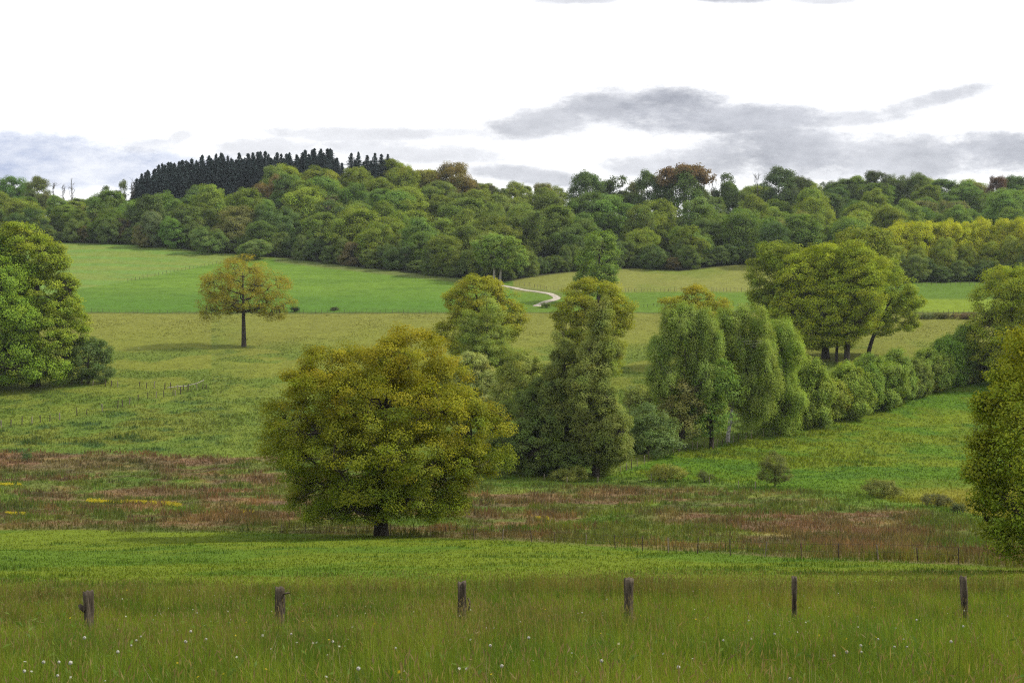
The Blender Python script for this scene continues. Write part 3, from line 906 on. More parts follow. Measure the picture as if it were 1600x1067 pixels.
# loose bushes in the valley floor
LB = [('bush', 'upright feathery bush alone at the edge of the right pasture', 1211, 757, [(1208, 722, 20, 17), (1205, 740, 20, 16), (1222, 742, 16, 14)], (.062, .072, .022)),
      ('bush', 'low spreading yellow-green bush at the corner of the right pasture', 1040, 750, [(1038, 736, 22, 12), (1055, 740, 18, 9), (1025, 741, 16, 8)], (.095, .105, .024)),
      ('bush', 'small dark mound of a bush between two larger ones', 1101, 752, [(1101, 744, 13, 8)], (.045, .055, .020)),
      ('bush', 'low grassy bush at the foot of the tall columnar tree', 890, 752, [(880, 743, 22, 9), (902, 740, 16, 11)], (.090, .105, .024)),
      ('bush', 'tangled brown-green bush on the ditch bank', 1380, 776, [(1375, 762, 24, 11), (1395, 767, 16, 8)], (.075, .085, .024)),
      ('bush', 'dark low bush on the eroded bank right of the tangled one', 1465, 788, [(1460, 780, 20, 7), (1475, 782, 12, 6)], (.055, .058, .022)),
      ('bush', 'small round dark bush at the bank below the right-edge tree', 1497, 803, [(1497, 796, 9, 9)], (.035, .045, .018)),
      ('bush', 'small dark upright bush in the left scrub', 42, 722, [(42, 714, 6, 8)], (.035, .060, .020)),
      ('bush', 'flat dark bramble by the far fence right of the lone oak', 460, 486, [(460, 483.5, 6, 2.2)], (.012, .018, .010)),
      ('bush', 'thin dark bramble farther right on the far fence', 522, 485.5, [(522, 483.5, 5, 1.6)], (.028, .036, .014)),
      ('bush', 'green weeds beside the lane mouth', 855, 480, [(853, 477, 6, 2.4)], (.05, .07, .02)),
      ('bush', 'left low brown bush of the field bank before the right-edge oak', 1472, 497, [(1465, 494, 11, 3), (1480, 494, 10, 3)], (.045, .050, .020)),
      ('bush', 'reddish low bush of the field bank beside the right-edge oak', 1508, 498, [(1500, 494, 12, 4), (1516, 494, 10, 4)], (.060, .045, .028)),
      ('bush', 'long low green bush along the field bank under the leaning oak', 1440, 497, [(1430, 494.5, 12, 2.4), (1448, 494.5, 11, 2.4)], (.045, .060, .020))]
for nm, lab, u_, vb_, lob, cl_ in LB:
    dk = float(ground_d(u_, vb_)) / F
    mk_tree(nm, lab, 'bush', u_, vb_, lob, 2.0, cl_, leaf=max(.12, 1.5 * dk), clump=max(.35, 4.5 * dk), per=40, dens=1.2, nb=4, fork=.02, nl=5, flat=.8, csd=.12, zmin=.05, edgecol=(1.2, 1.1, .9))

# ------------------------------------------------------------------ the wood on the far hillside
def proto(kind, seed):
    r = rng_(seed)
    H = 15.0
    if kind == 'round':
        L = [(np.array([0, 0, 8.8]), np.array([5.6, 5.6, 6.6])), (np.array([r.uniform(-2.4, 2.4), r.uniform(-2, 2), 4.6]), np.array([6.2, 6.0, 4.8])), (np.array([r.uniform(-2, 2), r.uniform(-2, 2), 11.5]), np.array([3.4, 3.4, 3.6]))]
    elif kind == 'wide':
        L = [(np.array([-3.2, 0, 9.0]), np.array([4.6, 5.4, 6.2])), (np.array([3.6, 1, 7.0]), np.array([5.2, 5.6, 6.0])), (np.array([0, -2, 5.2]), np.array([6.5, 6, 5]))]
    elif kind == 'tall':
        L = [(np.array([0, 0, 10.2]), np.array([4.8, 4.8, 5.4])), (np.array([.6, -.4, 6.2]), np.array([5.2, 5.2, 5.4])), (np.array([-.5, .3, 13]), np.array([3, 3, 3]))]
    elif kind == 'airy':
        L = [(np.array([r.uniform(-4, 4), r.uniform(-3, 3), r.uniform(6, 14)]), np.array([2.6, 2.6, 1.9]) * r.uniform(.7, 1.2)) for _ in range(13)]
    elif kind == 'umbrella':
        L = [(np.array([math.cos(a) * q, math.sin(a) * q, 13.5 - q * .25]), np.array([2.8, 2.8, 1.7])) for a, q in zip(np.linspace(0, 12, 14), np.linspace(.5, 6.2, 14))]
    nb = 9 if kind in ('round', 'wide', 'tall') else 2
    L = bulge(L, r, nb, .22, .44, .84)
    cl = 1.45 if nb == 9 else 1.1
    P, D = crown(L, r, cl, 1.0 if nb == 9 else .9, inner=.62 if nb == 9 else .4)
    fol = foliage(P, D, r, cl, 150 if nb == 9 else 46, .33 if nb == 9 else .42, .75, csd=.10, edgecol=(1.22, 1.24, .9), upb=.7, zr=(0, 15))
    wood = skeleton(P, r, 0, .33, nl=8, fork=3 if nb == 9 else 5.5, top=.8, twigs=(nb != 9), limb_r=.5)
    if nb == 9: wood = wood[:7]
    t = tree_thing('broadleaf_tree', 'x', 'tree', (0, 0, 0), wood, fol, (1, 1, 1), None, sides=5)
    return t


PR = {k: [proto(k, 500 + 10 * i + j) for j in range(n)] for i, (k, n) in enumerate([('round', 4), ('wide', 3), ('tall', 3), ('airy', 3), ('umbrella', 2)])}
FR = random.Random(5)


def put(kind, u, vb=None, top=None, width=None, color=(.06, .09, .022), label='', group=None, d=None, name='broadleaf_tree'):
    """a copied tree whose top reaches row `top` and whose crown is `width` pixels wide"""
    if d is None: X, Y, Z = on_ground(u, vb)
    else:
        Y = d; X = lateral(u, 350) * d; Z = float(ground_z(X, Y))
    H = (slope(top) * Y - Z)
    src = FR.choice(PR[kind])
    sc = width * Y / F / {'round': 13.5, 'wide': 17.5, 'tall': 11, 'airy': 11, 'umbrella': 15}[kind]
    return copy_tree(src, (X, Y, Z - .2), FR.uniform(0, 6.28), sc, color, label, 'tree', group, name, zsc=H / (16.0 * sc))


def wood_fill():
    """the mass of the wood: jittered rows of trees up the slope"""
    kinds = [
        ('wood behind the left field', -170, 215, 'rounded green tree in the wood behind the left field'),
        ('wood below the dark spruces', 215, 640, 'rounded green tree of the wood below the dark spruces'),
        ('wood in the middle of the hillside', 640, 890, 'olive-green tree of the wood left of the tall skyline trees'),
        ('wood under the tall skyline trees', 890, 1180, 'dark green tree of the wood under the tall skyline trees'),
        ('wood on the right hillside', 1180, 1770, 'rounded tree of the wood on the right hillside')]
    sp = 17.4
    env = {}
    n = 0
    row = 0
    Y = 395.0
    pts = []
    while Y < 652:
        step = sp * (.80 + .25 * (Y - 400) / 240)
        x = -.48 * Y - 10 + (row % 2) * sp * .5
        while x < .48 * Y + 10:
            xx = x + FR.uniform(-4.6, 4.6); yy = Y + FR.uniform(-4.2, 4.2)
            pts.append((xx, yy))
            x += sp * (1.0 + .18 * (Y - 400) / 240)
        Y += step; row += 1
    pts.sort(key=lambda p: p[1])
    for (x, y) in pts:
        u = 800 + F * x / y
        z = float(ground_z(x, y))
        v = row_of(z / y)
        e = float(pl(u, EDGE))
        if v > e - 2.5: continue
        if y > 628 and not (u < 230 or u > 600): continue
        if 205 < u < 600 and y > 590: continue
        if 195 < u < 300 and y > 560: continue
        g = [k for k in kinds if k[1] <= u < k[2]]
        if not g: continue
        g = g[0]
        front = v > e - 14
        t = float(VN1.fbm(x / 30 + 5, y / 30, 3)); t2 = float(VN2.fbm(x / 22, y / 22 + 7, 3))
        base = lerp((.060, .098, .024), (.092, .118, .020), sst(t + FR.gauss(0, .05), .38, .62))
        base = lerp(base, (.040, .066, .028), .7 * sst(t2 + FR.gauss(0, .06), .55, .68))
        base = lerp(base, (.100, .120, .018), .6 * sst(v, 345, 315) * sst(u, 330, 470) * sst(u, 760, 600))
        base = lerp(base, (.076, .090, .022), .5 * sst(u, 640, 720) * sst(u, 900, 850))
        base = base * np.array((.92, .92, .84)) * FR.uniform(.74, 1.22)
        if FR.random() < .05: base = lerp(base, (.095, .085, .04), .6)
        H = FR.uniform(13.0, 20.0)
        if 70 < u < 215 and y > 545: H *= .62
        elif u < 215: H *= .85
        if 640 < u < 850 and y > 550: H *= .8
        if 870 <= u < 1175 and y > 505: H *= .48
        if 870 <= u < 1175 and y > 575: continue
        if u >= 1190 and y > 530: H *= .76
        if front: H *= .9
        if 215 < u < 430 and y > 530: H *= .72
        if 1375 < u < 1610 and v > 400: continue
        if u > 1380 and v > 420: H = FR.uniform(16, 19)
        kind = FR.choice(['round', 'round', 'wide', 'tall', 'tall', 'tall', 'airy'])
        if u > 1380 and v > 405: base = lerp((.125, .125, .014), (.066, .088, .018), FR.random() * .7)
        sc = FR.uniform(.86, 1.42) * (H / 15) ** .5
        if kind == 'wide': sc *= .86
        if kind == 'tall': sc *= 1.15
        vt = int(row_of((z + H) / y)); hw_ = int(5.2 * sc * F / y)
        seen = [env.get(k, 999) for k in range(int(u) - hw_, int(u) + hw_, 3)]
        if seen and vt > max(seen) - 1: continue
        for k in range(int(u) - int(hw_ * .8), int(u) + int(hw_ * .8)):
            env[k] = min(env.get(k, 999), vt + int(abs(k - u) / max(hw_, 1) * 6) + 3)
        src = FR.choice(PR[kind])
        copy_tree(src, (x, y, z - .6), FR.uniform(0, 6.28), sc, base, g[3], 'tree', g[0], 'broadleaf_tree', zsc=H / (15.2 * sc))
        n += 1
    print('wood trees', n)


wood_fill()


def wood_edge():
    u = -70.0
    while u < 1690:
        e = float(pl(u, EDGE)) - FR.uniform(.6, 2.2)
        x, y, z = on_ground(u, e)
        wpx = FR.uniform(16, 40)
        H = FR.uniform(3.5, 9.5) if 560 < u < 900 else FR.uniform(4, 10)
        sc = wpx * y / F / 13.0
        base = lerp((.040, .062, .022), (.070, .092, .024), FR.random())
        if FR.random() < .12: base = np.array((.075, .065, .032))
        y += FR.uniform(0, 5)
        z = float(ground_z(x, y))
        copy_tree(FR.choice(PR['round'] + PR['wide']), (x, y, z - .5), FR.uniform(0, 6.28), sc, base, 'low dark shrub of the thicket along the foot of the hillside wood', 'shrub', 'shrubs along the wood edge', 'edge_shrub', zsc=H / (15.2 * sc))
        u += wpx * FR.uniform(.42, .75)


wood_edge()

# trees of the wood that stand out by themselves
for i_, u_ in enumerate((1388, 1412, 1438, 1462, 1488, 1515, 1540, 1566, 1590)):
    put('round', u_ + FR.uniform(-5, 5), None, 343 + FR.uniform(-3, 4) + (12 if i_ == 0 else 0), FR.uniform(44, 56), np.array((.160, .172, .012)) * FR.uniform(.9, 1.1), 'yellow-leaved tree of the bright stand at the foot of the right hillside', 'yellow trees at the foot of the right hillside', d=426 + FR.uniform(-4, 6))
for i_, u_ in enumerate((1400, 1430, 1474, 1505, 1552, 1585)):
    put('round', u_ + FR.uniform(-6, 6), None, 376 + FR.uniform(-8, 8), FR.uniform(34, 48), np.array((.085, .105, .016)) * FR.uniform(.8, 1.2), 'green tree in front of the yellow stand at the foot of the right hillside', 'green trees before the yellow stand', d=413 + FR.uniform(-3, 3))
SP_ = [
    ('wide', 325, 396, 352, 62, (.066, .098, .030), 'pale round bush-like tree projecting from the wood edge above the lone oak'),
    ('wide', 400, 404, 369, 66, (.072, .100, .032), 'low twin-domed tree at the field edge behind the lone oak'),
    ('round', 268, 388, 337, 44, (.060, .105, .024), 'fresh green round tree at the wood edge left of the field corner'),
    ('tall', 238, 386, 330, 38, (.066, .085, .040), 'grey-green tree at the wood edge near the left field'),
    ('wide', 225, 386, 350, 40, (.080, .078, .034), 'brownish low tree at the left end of the wood edge')]
for k_, u_, vb_, tp_, w_, c_, lab in SP_: put(k_, u_, vb_, tp_, w_, c_, lab)
SD_ = [
    ('wide', 425, 272, 60, 560, (.085, .064, .030), 'russet-brown tree among the greens below the spruces'),
    ('round', 448, 255, 66, 590, (.095, .120, .018), 'bright yellow-green tree against the dark spruces'),
    ('round', 555, 262, 50, 590, (.085, .110, .018), 'round green tree in the gap of the spruce row'),
    ('round', 500, 266, 70, 575, (.105, .120, .020), 'broad yellow-green tree right of the one against the spruces'),
    ('tall', 512, 300, 44, 540, (.095, .088, .050), 'pale grey-brown tree half in leaf in the middle of the left wood'),
    ('tall', 520, 345, 56, 500, (.088, .085, .046), 'grey-brown tree lower down the left wood'),
    ('airy', 628, 256, 44, 600, (.100, .100, .030), 'airy thin tree on the skyline just right of the spruces'),
    ('airy', 660, 259, 40, 600, (.110, .110, .030), 'sparse pale skyline tree left of the big brown one'),
    ('round', 706, 252, 76, 590, (.085, .070, .024), 'large bronze-brown tree topping the skyline in the centre'),
    ('airy', 738, 275, 28, 592, (.060, .060, .024), 'ragged small tree leaning on the bronze skyline tree'),
    ('airy', 768, 285, 22, 600, (.050, .050, .026), 'tiny thin tree poking above the central skyline'),
    ('tall', 915, 269, 62, 560, (.036, .058, .018), 'tall dark green tree at the left of the skyline row'),
    ('tall', 918, 300, 62, 500, (.046, .068, .020), 'big dark tree standing below the left of the skyline row'),
    ('airy', 968, 272, 62, 570, (.036, .052, .018), 'dark see-through tree second in the skyline row'),
    ('airy', 992, 276, 26, 575, (.080, .085, .050), 'pale thin tree third in the skyline row'),
    ('tall', 1012, 270, 50, 560, (.040, .062, .020), 'slim ivy-covered tree left of the russet umbrella crown'),
    ('umbrella', 1072, 251, 96, 560, (.068, .046, .022), 'umbrella-shaped russet crown on the skyline'),
    ('tall', 1068, 266, 66, 556, (.046, .072, .018), 'ivy-green column below the russet umbrella crown'),
    ('airy', 1138, 263, 46, 575, (.034, .050, .018), 'dark open-branched tree standing alone on the skyline'),
    ('tall', 1216, 264, 62, 565, (.036, .054, .022), 'bulky dark green tree on the skyline right of the bare one'),
    ('airy', 1243, 268, 44, 575, (.036, .046, .018), 'ragged top behind the bulky dark skyline tree'),
    ('wide', 1312, 276, 56, 600, (.052, .072, .024), 'dome-shaped skyline tree left of the pointed one'),
    ('airy', 1364, 259, 36, 590, (.034, .044, .018), 'pointed ragged tree above the right skyline'),
    ('wide', 1424, 266, 60, 600, (.054, .074, .022), 'rounded pale-topped tree on the right skyline'),
    ('tall', 945, 283, 34, 572, (.046, .066, .020), 'green tree between the first two of the tall skyline row'),
    ('airy', 985, 284, 30, 585, (.040, .054, .020), 'open dark tree behind the pale thin one in the skyline row'),
    ('airy', 1036, 276, 34, 578, (.050, .056, .024), 'thin-crowned tree tucked left of the russet umbrella crown'),
    ('tall', 1096, 290, 34, 560, (.060, .084, .022), 'lighter green tree right below the russet umbrella crown'),
    ('tall', 1140, 284, 34, 562, (.044, .066, .020), 'bushy green tree at the foot of the open-branched skyline tree'),
    ('tall', 1116, 308, 40, 545, (.058, .082, .022), 'mid-green tree filling the dip left of the open-branched skyline tree'),
    ('round', 1162, 300, 46, 560, (.060, .080, .024), 'rounded tree under the leafless grey skyline tree'),
    ('airy', 1290, 281, 36, 600, (.046, .062, .022), 'see-through tree left of the dome-shaped skyline tree'),
    ('wide', 1398, 270, 48, 604, (.052, .070, .022), 'broad dark tree between the pointed and the pale-topped skyline trees'),
    ('airy', 1500, 284, 30, 600, (.046, .060, .022), 'small open tree left of the copper-red one'),
    ('round', 1558, 274, 34, 585, (.055, .034, .024), 'copper-red tree on the skyline near the right edge'),
    ('tall', 58, 278, 42, 600, (.062, .075, .024), 'spiky-topped tree on the left skyline'),
    ('round', 20, 276, 66, 610, (.045, .085, .020), 'bright green domed tree at the far left skyline'),
    ('airy', 165, 284, 26, 600, (.045, .062, .022), 'scraggy leaning tree on the left skyline'),
    ('airy', 190, 277, 22, 600, (.050, .064, .022), 'thin branching tree touching the left end of the spruces')]
for k_, u_, tp_, w_, d_, c_, lab in SD_: put(k_, u_, None, tp_, w_, c_, lab, d=d_)
# pair with pale trunks at the lane
for (u_, vb_, lob, lab) in [(772, 441, [(765, 400, 26, 14), (755, 385, 18, 10), (780, 385, 28, 16), (785, 410, 20, 14), (772, 374, 18, 9)], 'left of two pale-trunked trees at the wood edge by the lane'),
                            (781, 441, [(800, 400, 24, 18), (790, 385, 24, 16), (812, 412, 14, 16), (785, 418, 14, 12)], 'right of two pale-trunked trees at the wood edge by the lane')]:
    mk_tree('ash_tree', lab, 'tree', u_, vb_, lob, 4.2, (.078, .118, .022), leaf=.45, clump=1.2, per=44, dens=1.1, nb=3, fork=.5, nl=8, flat=.55, csd=.13, bark=M_PALE, top=.8, edgecol=(1.2, 1.1, .9), zmin=4)

for k_ in PR:
    for o_ in PR[k_]:
        for ch_ in list(o_.children): bpy.data.objects.remove(ch_)
        bpy.data.objects.remove(o_)

# ------------------------------------------------------------------ spruces
def spruce_mesh(seed):
    r = rng_(seed)
    H = 22.0
    V = []; C = []
    z = 1.5
    wood = [(np.array([[0, 0, -.5], [0, 0, 6], [0, 0, 14], [0, 0, 21.5]]), np.array([.32, .25, .14, .03]))]
    while z < H - .3:
        f = 1 - z / H
        L = (.3 + 7.4 * f**.95) * r.uniform(.75, 1.15)
        nb = 11 if f > .3 else 7
        a0 = r.uniform(0, 6.28)
        for i in range(nb):
            a = a0 + i * 2 * math.pi / nb + r.normal() * .2
            l = L * r.uniform(.45, 1.25)
            n = max(5, int(l * 7))
            t = r.random(n)**.75
            p = np.stack([np.cos(a) * l * t, np.sin(a) * l * t, z - l * .38 * t + .30 * l * np.maximum(0, t - .6) + r.normal(size=n) * .12], -1)
            p[:, :2] += r.normal(size=(n, 2)) * .22 * (t * l)[:, None]**.5
            N = norm(np.array([np.cos(a) * .3, np.sin(a) * .3, 1.0]) + r.normal(size=(n, 3)) * .5)
            T = norm(np.array([np.cos(a), np.sin(a), -.45]) + r.normal(size=(n, 3)) * .45)
            V.append(leaf_quads(p, N, T, np.full(n, 1.0) * r.uniform(.55, 1.0, n), .5, .1))
            C.append(np.ones((n, 3)) * (1 + r.normal(size=(n, 1)) * .2))
        z += r.uniform(.45, .75) * (.5 + f)
    n = 8
    p = np.stack([r.normal(size=n) * .08, r.normal(size=n) * .08, np.linspace(H - 1.2, H, n)], -1)
    V.append(leaf_quads(p, rdir(r, n), norm(np.array([0, 0, 1.]) + r.normal(size=(n, 3)) * .35), np.full(n, .6), .4, .1)); C.append(np.ones((n, 3)))
    return wood, (np.concatenate(V), np.clip(np.concatenate(C), .3, 2))


def build_spruces():
    protos = []
    for s in range(4):
        w, c = spruce_mesh(900 + s)
        protos.append(tree_thing('spruce_tree', 'x', 'tree', (0, 0, 0), w, c, (.012, .019, .019), None, crown_mat=M_NEEDLE, sides=5))
    tops = [(205, 300), (215, 282), (225, 266), (245, 258), (268, 248), (290, 253), (313, 244), (345, 240), (380, 241), (412, 238), (450, 239), (490, 234), (520, 233), (535, 246)]
    rr = random.Random(9)
    items = []
    for rowi, (dd, off) in enumerate([(600, 0), (609, 6), (619, 3), (630, 8)]):
        u = 208 + off
        while u < 534:
            items.append((u + rr.uniform(-3, 3), dd + rr.uniform(-3, 3), float(pl(u, tops)) + rr.uniform(-3, 12) + (6 if rowi == 0 else 0)))
            u += rr.uniform(6, 14)
    for u, t in [(549, 238), (560, 236), (574, 242), (586, 238), (596, 240), (606, 240), (555, 250), (568, 252), (580, 250), (600, 250)]:
        items.append((u, 612 + rr.uniform(-6, 6), t))
    for u, dd, t in [(214, 585, 305), (222, 590, 285), (230, 580, 300), (240, 590, 275), (218, 575, 320), (256, 590, 268), (272, 592, 262), (290, 592, 262)]:
        items.append((u, dd, t))
    for u, dd, t in items:
        X = lateral(u, 300) * dd; Z = float(ground_z(X, dd))
        H = slope(t) * dd - Z
        if H < 6: continue
        sc = (H / 22) ** .6 * rr.uniform(.8, 1.3)
        o = copy_tree(rr.choice(protos), (X, dd, Z - .2), rr.uniform(0, 6.28), sc, tuple(np.array([.014, .021, .0205]) * rr.uniform(.8, 1.25)),
                      ('dark spruce in the right-hand knot beyond the gap' if u > 540 else 'dark pointed spruce in the long row on the left hilltop'), 'tree',
                      ('spruces beyond the gap' if u > 540 else 'spruces on the hilltop'), 'spruce_tree', zsc=H / (22 * sc))
    for p in protos:
        for ch in list(p.children): bpy.data.objects.remove(ch)
        bpy.data.objects.remove(p)


build_spruces()

# ------------------------------------------------------------------ leafless skyline trees
def bare_tree(label, u, d, top, wpx, seed, lean=0):
    r = rng_(seed)
    X = lateral(u, 300) * d; Z = float(ground_z(X, d))
    H = slope(top) * d - Z
    hw = wpx * d / F / 2
    root = empty('bare_tree', (X, d, Z - .2)); tag(root, label, 'tree')
    paths = []; br = []
    TP = np.stack([np.linspace(0, lean, 10) + r.normal(size=10) * .1, r.normal(size=10) * .1, np.linspace(0, H * .95, 10)], -1)
    TR = np.linspace(.30, .06, 10)
    for k in range(9):
        i = r.integers(5, 9)
        a = TP[i]; an = r.uniform(0, 6.28)
        e = a + np.array([math.cos(an) * hw * r.uniform(.6, 1), math.sin(an) * hw, r.uniform(.1, .3) * H])
        e[2] = min(e[2], H)
        B = bez(a, a + (e - a) * [.4, .4, .15], a + (e - a) * [.8, .8, .6], e, 7)
        br.append((B, np.linspace(.13, .03, 7)))
        for q in range(4):
            b = B[r.integers(2, 6)]; e2 = b + r.normal(size=3) * [1.0, 1.0, .3] + [0, 0, 1.4]
            br.append((np.array([b, (b + e2) / 2 + r.normal(size=3) * .15, e2]), np.array([.06, .045, .025])))
    V, Q = tubes([(TP, TR)], 6); link('trunk', np_mesh('trunk', V, [Q], M_BARKG, smooth=True), root)
    V, Q = tubes(br, 5); link('branches', np_mesh('branches', V, [Q], M_BARKG, smooth=True), root)


bare_tree('leafless forked tree standing clear on the left skyline', 112, 600, 279, 13, 1)
bare_tree('thin dead stem left of the leafless forked tree', 84, 600, 286, 5, 2)
bare_tree('faint leafless sapling between the two bare trees of the left skyline', 100, 606, 290, 8, 3)
bare_tree('wispy leafless tree beside the spruces', 206, 598, 280, 14, 4)
bare_tree('leafless grey tree beside the bulky dark skyline tree', 1184, 575, 268, 26, 5)
bare_tree('half-bare grey-brown tree standing in the wood below the russet umbrella crown', 1086, 505, 318, 34, 7)
bare_tree('bare pale stem in the wood under the left of the skyline row', 1000, 520, 330, 16, 8)
bare_tree('bare grey tree among the greens of the left wood', 516, 500, 318, 36, 9)
bare_tree('fine leafless tree right of the russet umbrella crown', 1112, 565, 272, 20, 6)

# ------------------------------------------------------------------ fences
def post_mesh(name, mat, h=1.25, w=.09, seed=0, sides=7):
    r = rng_(seed)
    P = np.stack([np.cumsum(r.normal(size=6)) * .006, np.cumsum(r.normal(size=6)) * .006, np.linspace(-.3, h, 6)], -1)
    V, Q = tubes([(P, w / 2 * r.uniform(.92, 1.08, 6))], sides)
    n = 4 if w <= .08 else sides
    top = np.arange(len(V) - sides, len(V))[None] if w / 2 > .08 else np.arange(len(V) - max(4, sides - 2), len(V))[None]
    return np_mesh(name, V, [Q, top], mat)


PM = {'grey': [post_mesh('post', M_POSTG, seed=i) for i in range(3)], 'dark': [post_mesh('post', M_POSTD, seed=i + 5) for i in range(3)]}
frr = random.Random(3)


def fence(label, pts, kinds, h=1.1, wires=(.5, .95), w=1.0, group=None, wire=True):
    P = [on_ground(u + (frr.uniform(-2, 2) if wire and len(pts) > 25 else 0), v) for u, v in pts]
    root = empty('wire_fence', P[0]); tag(root, label, 'fence', group)
    B = np.array(P[0])
    for i, p in enumerate(P):
        o = link('post', frr.choice(PM[kinds[i % len(kinds)]]), root, np.array(p) - B)
        s = w * frr.uniform(.85, 1.15)
        o.scale = (s, s, h / 1.25 * frr.uniform(.8, 1.15))
        o.rotation_euler = (frr.gauss(0, .05), frr.gauss(0, .06), frr.uniform(0, 6))
    if wire:
        paths = []
        for hh in wires:
            q = np.array(P) - B; q[:, 2] += hh * h
            paths.append((q, np.full(len(q), .006)))
        V, Q = tubes(paths, 5)
        link('wire', np_mesh('wire', V, [Q], M_POSTD), root)
    return root


fence('thin wire fence along the lower edge of the brown scrub under the great oak',
      [(440, 832), (477, 832), (515, 832), (557, 839), (610, 836), (648, 836), (672, 839), (697, 841), (741, 845), (785, 848), (831, 850), (867, 852), (915, 854), (961, 858), (1004, 860), (1044, 863), (1090, 867), (1141, 870), (1195, 872), (1252, 875), (1310, 876), (1372, 877), (1434, 879), (1498, 883)],
      ['grey', 'dark', 'dark'], h=.68, w=.55)
fence('upper fence of the small paddock in front of the left trees',
      [(112, 601), (128, 603), (145, 604), (165, 605), (174, 605), (184, 606), (219, 608), (229, 609), (241, 608), (257, 610), (267, 610), (278, 611), (287, 611), (294, 611), (308, 611), (317, 610), (323, 609)], ['dark', 'dark', 'grey'], h=1.15, w=1.7)
fence('lower fence of the small paddock running down to the left edge',
      [(294, 614), (282, 617), (274, 619), (270, 619), (256, 621), (244, 622), (231, 623), (216, 626), (202, 631), (191, 634), (184, 636), (160, 641), (135, 648), (120, 650), (93, 658), (78, 660), (63, 662), (50, 665), (34, 666), (17, 668), (2, 669)], ['dark', 'dark', 'grey'], h=1.15, w=1.7)
hl = [(965, 739), (1050, 709), (1140, 693), (1220, 677), (1300, 656), (1400, 631), (1530, 593)]
fence('pale-posted fence along the foot of the hedge', [(u, float(pl(u, hl)) + 1.0) for u in np.arange(968, 1530, 9.4)], ['grey', 'grey', 'dark'], h=1.15, w=1.1)
fence('far fence between the tan pasture and the green crop field', [(u, 489.5) for u in np.arange(134, 690, 9.0)], ['dark'], h=.95, w=.9)
fence('far fence across the valley right of the lane', [(u, 479.5) for u in np.arange(866, 1190, 7.0)], ['dark'], h=.95, w=1.2)
fence('short fence curving up the bank between the two left crop fields', [(u, float(pl(u, [(125, 452), (200, 440), (300, 420), (345, 411)]))) for u in np.arange(200, 345, 6.0)], ['dark'], h=1.0, w=1.2)
fence('fence above the pale lane along the olive field', [(u, float(pl(u, [(812, 446), (880, 457), (970, 456), (1170, 456)]))) for u in np.arange(814, 1170, 5.2)], ['dark', 'grey'], h=1.2, w=1.1)
fence('fence below the yellow-topped trees on the right', [(u, 446.0) for u in np.arange(1418, 1560, 7.5)], ['grey', 'dark'], h=1.1, w=1.2)
fence('fence on the low bank left of the right-edge oak', [(u, 491.0) for u in np.arange(1418, 1560, 8.0)], ['dark'], h=1.1, w=1.2)
fence('few thin stakes at the upper edge of the scrub', [(850, 752), (886, 757), (934, 753), (1018, 751), (1109, 754), (1154, 760), (1180, 762)], ['grey'], h=.9, wire=False)


def rail():
    a = [(262, 609, 0.15), (272, 609, .30), (282, 609, .45), (292, 609, .5), (300, 609, .75), (308, 609, 1.0), (317, 608, 1.35), (320, 608, 1.55)]
    P = []
    for u, v, h in a:
        x, y, z = on_ground(u, v); P.append((x, y - .2, z + h))
    P = np.array(P)
    V, Q = tubes([(P - P[0], np.full(len(P), .07))], 6)
    tag(link('rail', np_mesh('rail', V, [Q], wood_mat('bleached_wood', (.30, .26, .20), (.55, .50, .42), 4)), None, P[0]), 'bleached fallen rail sagging against the paddock corner posts', 'rail')


rail()

# ------------------------------------------------------------------ near fence posts in the meadow
def log_post(h, w, seed, square=False, kink=0):
    r = rng_(seed)
    n, k = 16, 22
    th = np.arange(n) * 2 * np.pi / n
    z = np.linspace(-.35, h, k)
    prof = 1 + .10 * np.sin(3 * th + seed) + .05 * r.normal(size=n)
    if square:
        sqv = 1 / np.maximum(np.abs(np.cos(th)), np.abs(np.sin(th)))
        prof = .86 * np.minimum(sqv, 1.28) * (1 + .03 * r.normal(size=n))
    groove = 1 - .22 * (np.abs(((th - 4.5 + np.pi) % (2 * np.pi)) - np.pi) < .22) if square else 1 - .15 * (np.abs(((th - 4.2 + np.pi) % (2 * np.pi)) - np.pi) < .3)
    V = []
    for i, zz in enumerate(z):
        rr = w / 2 * prof * groove * (1 + .05 * math.sin(zz * 9 + seed) + .03 * r.normal(size=n))
        V.append(np.stack([np.cos(th) * rr + kink * math.sin(zz * 3.5), np.sin(th) * rr, np.full(n, zz) + (r.normal(size=n) * .012 if i == k - 1 else 0)], -1))
    V.append(np.array([[kink * math.sin(h * 3.5), 0, h - .015]]))
    V = np.concatenate(V)
    i = np.arange(k * n).reshape(k, n); i2 = np.roll(i, -1, 1)
    q = np.stack([i[:-1], i2[:-1], i2[1:], i[1:]], -1).reshape(-1, 4)
    t = np.stack([i[-1], i2[-1], np.full(n, k * n)], -1)
    return V, [q, t]


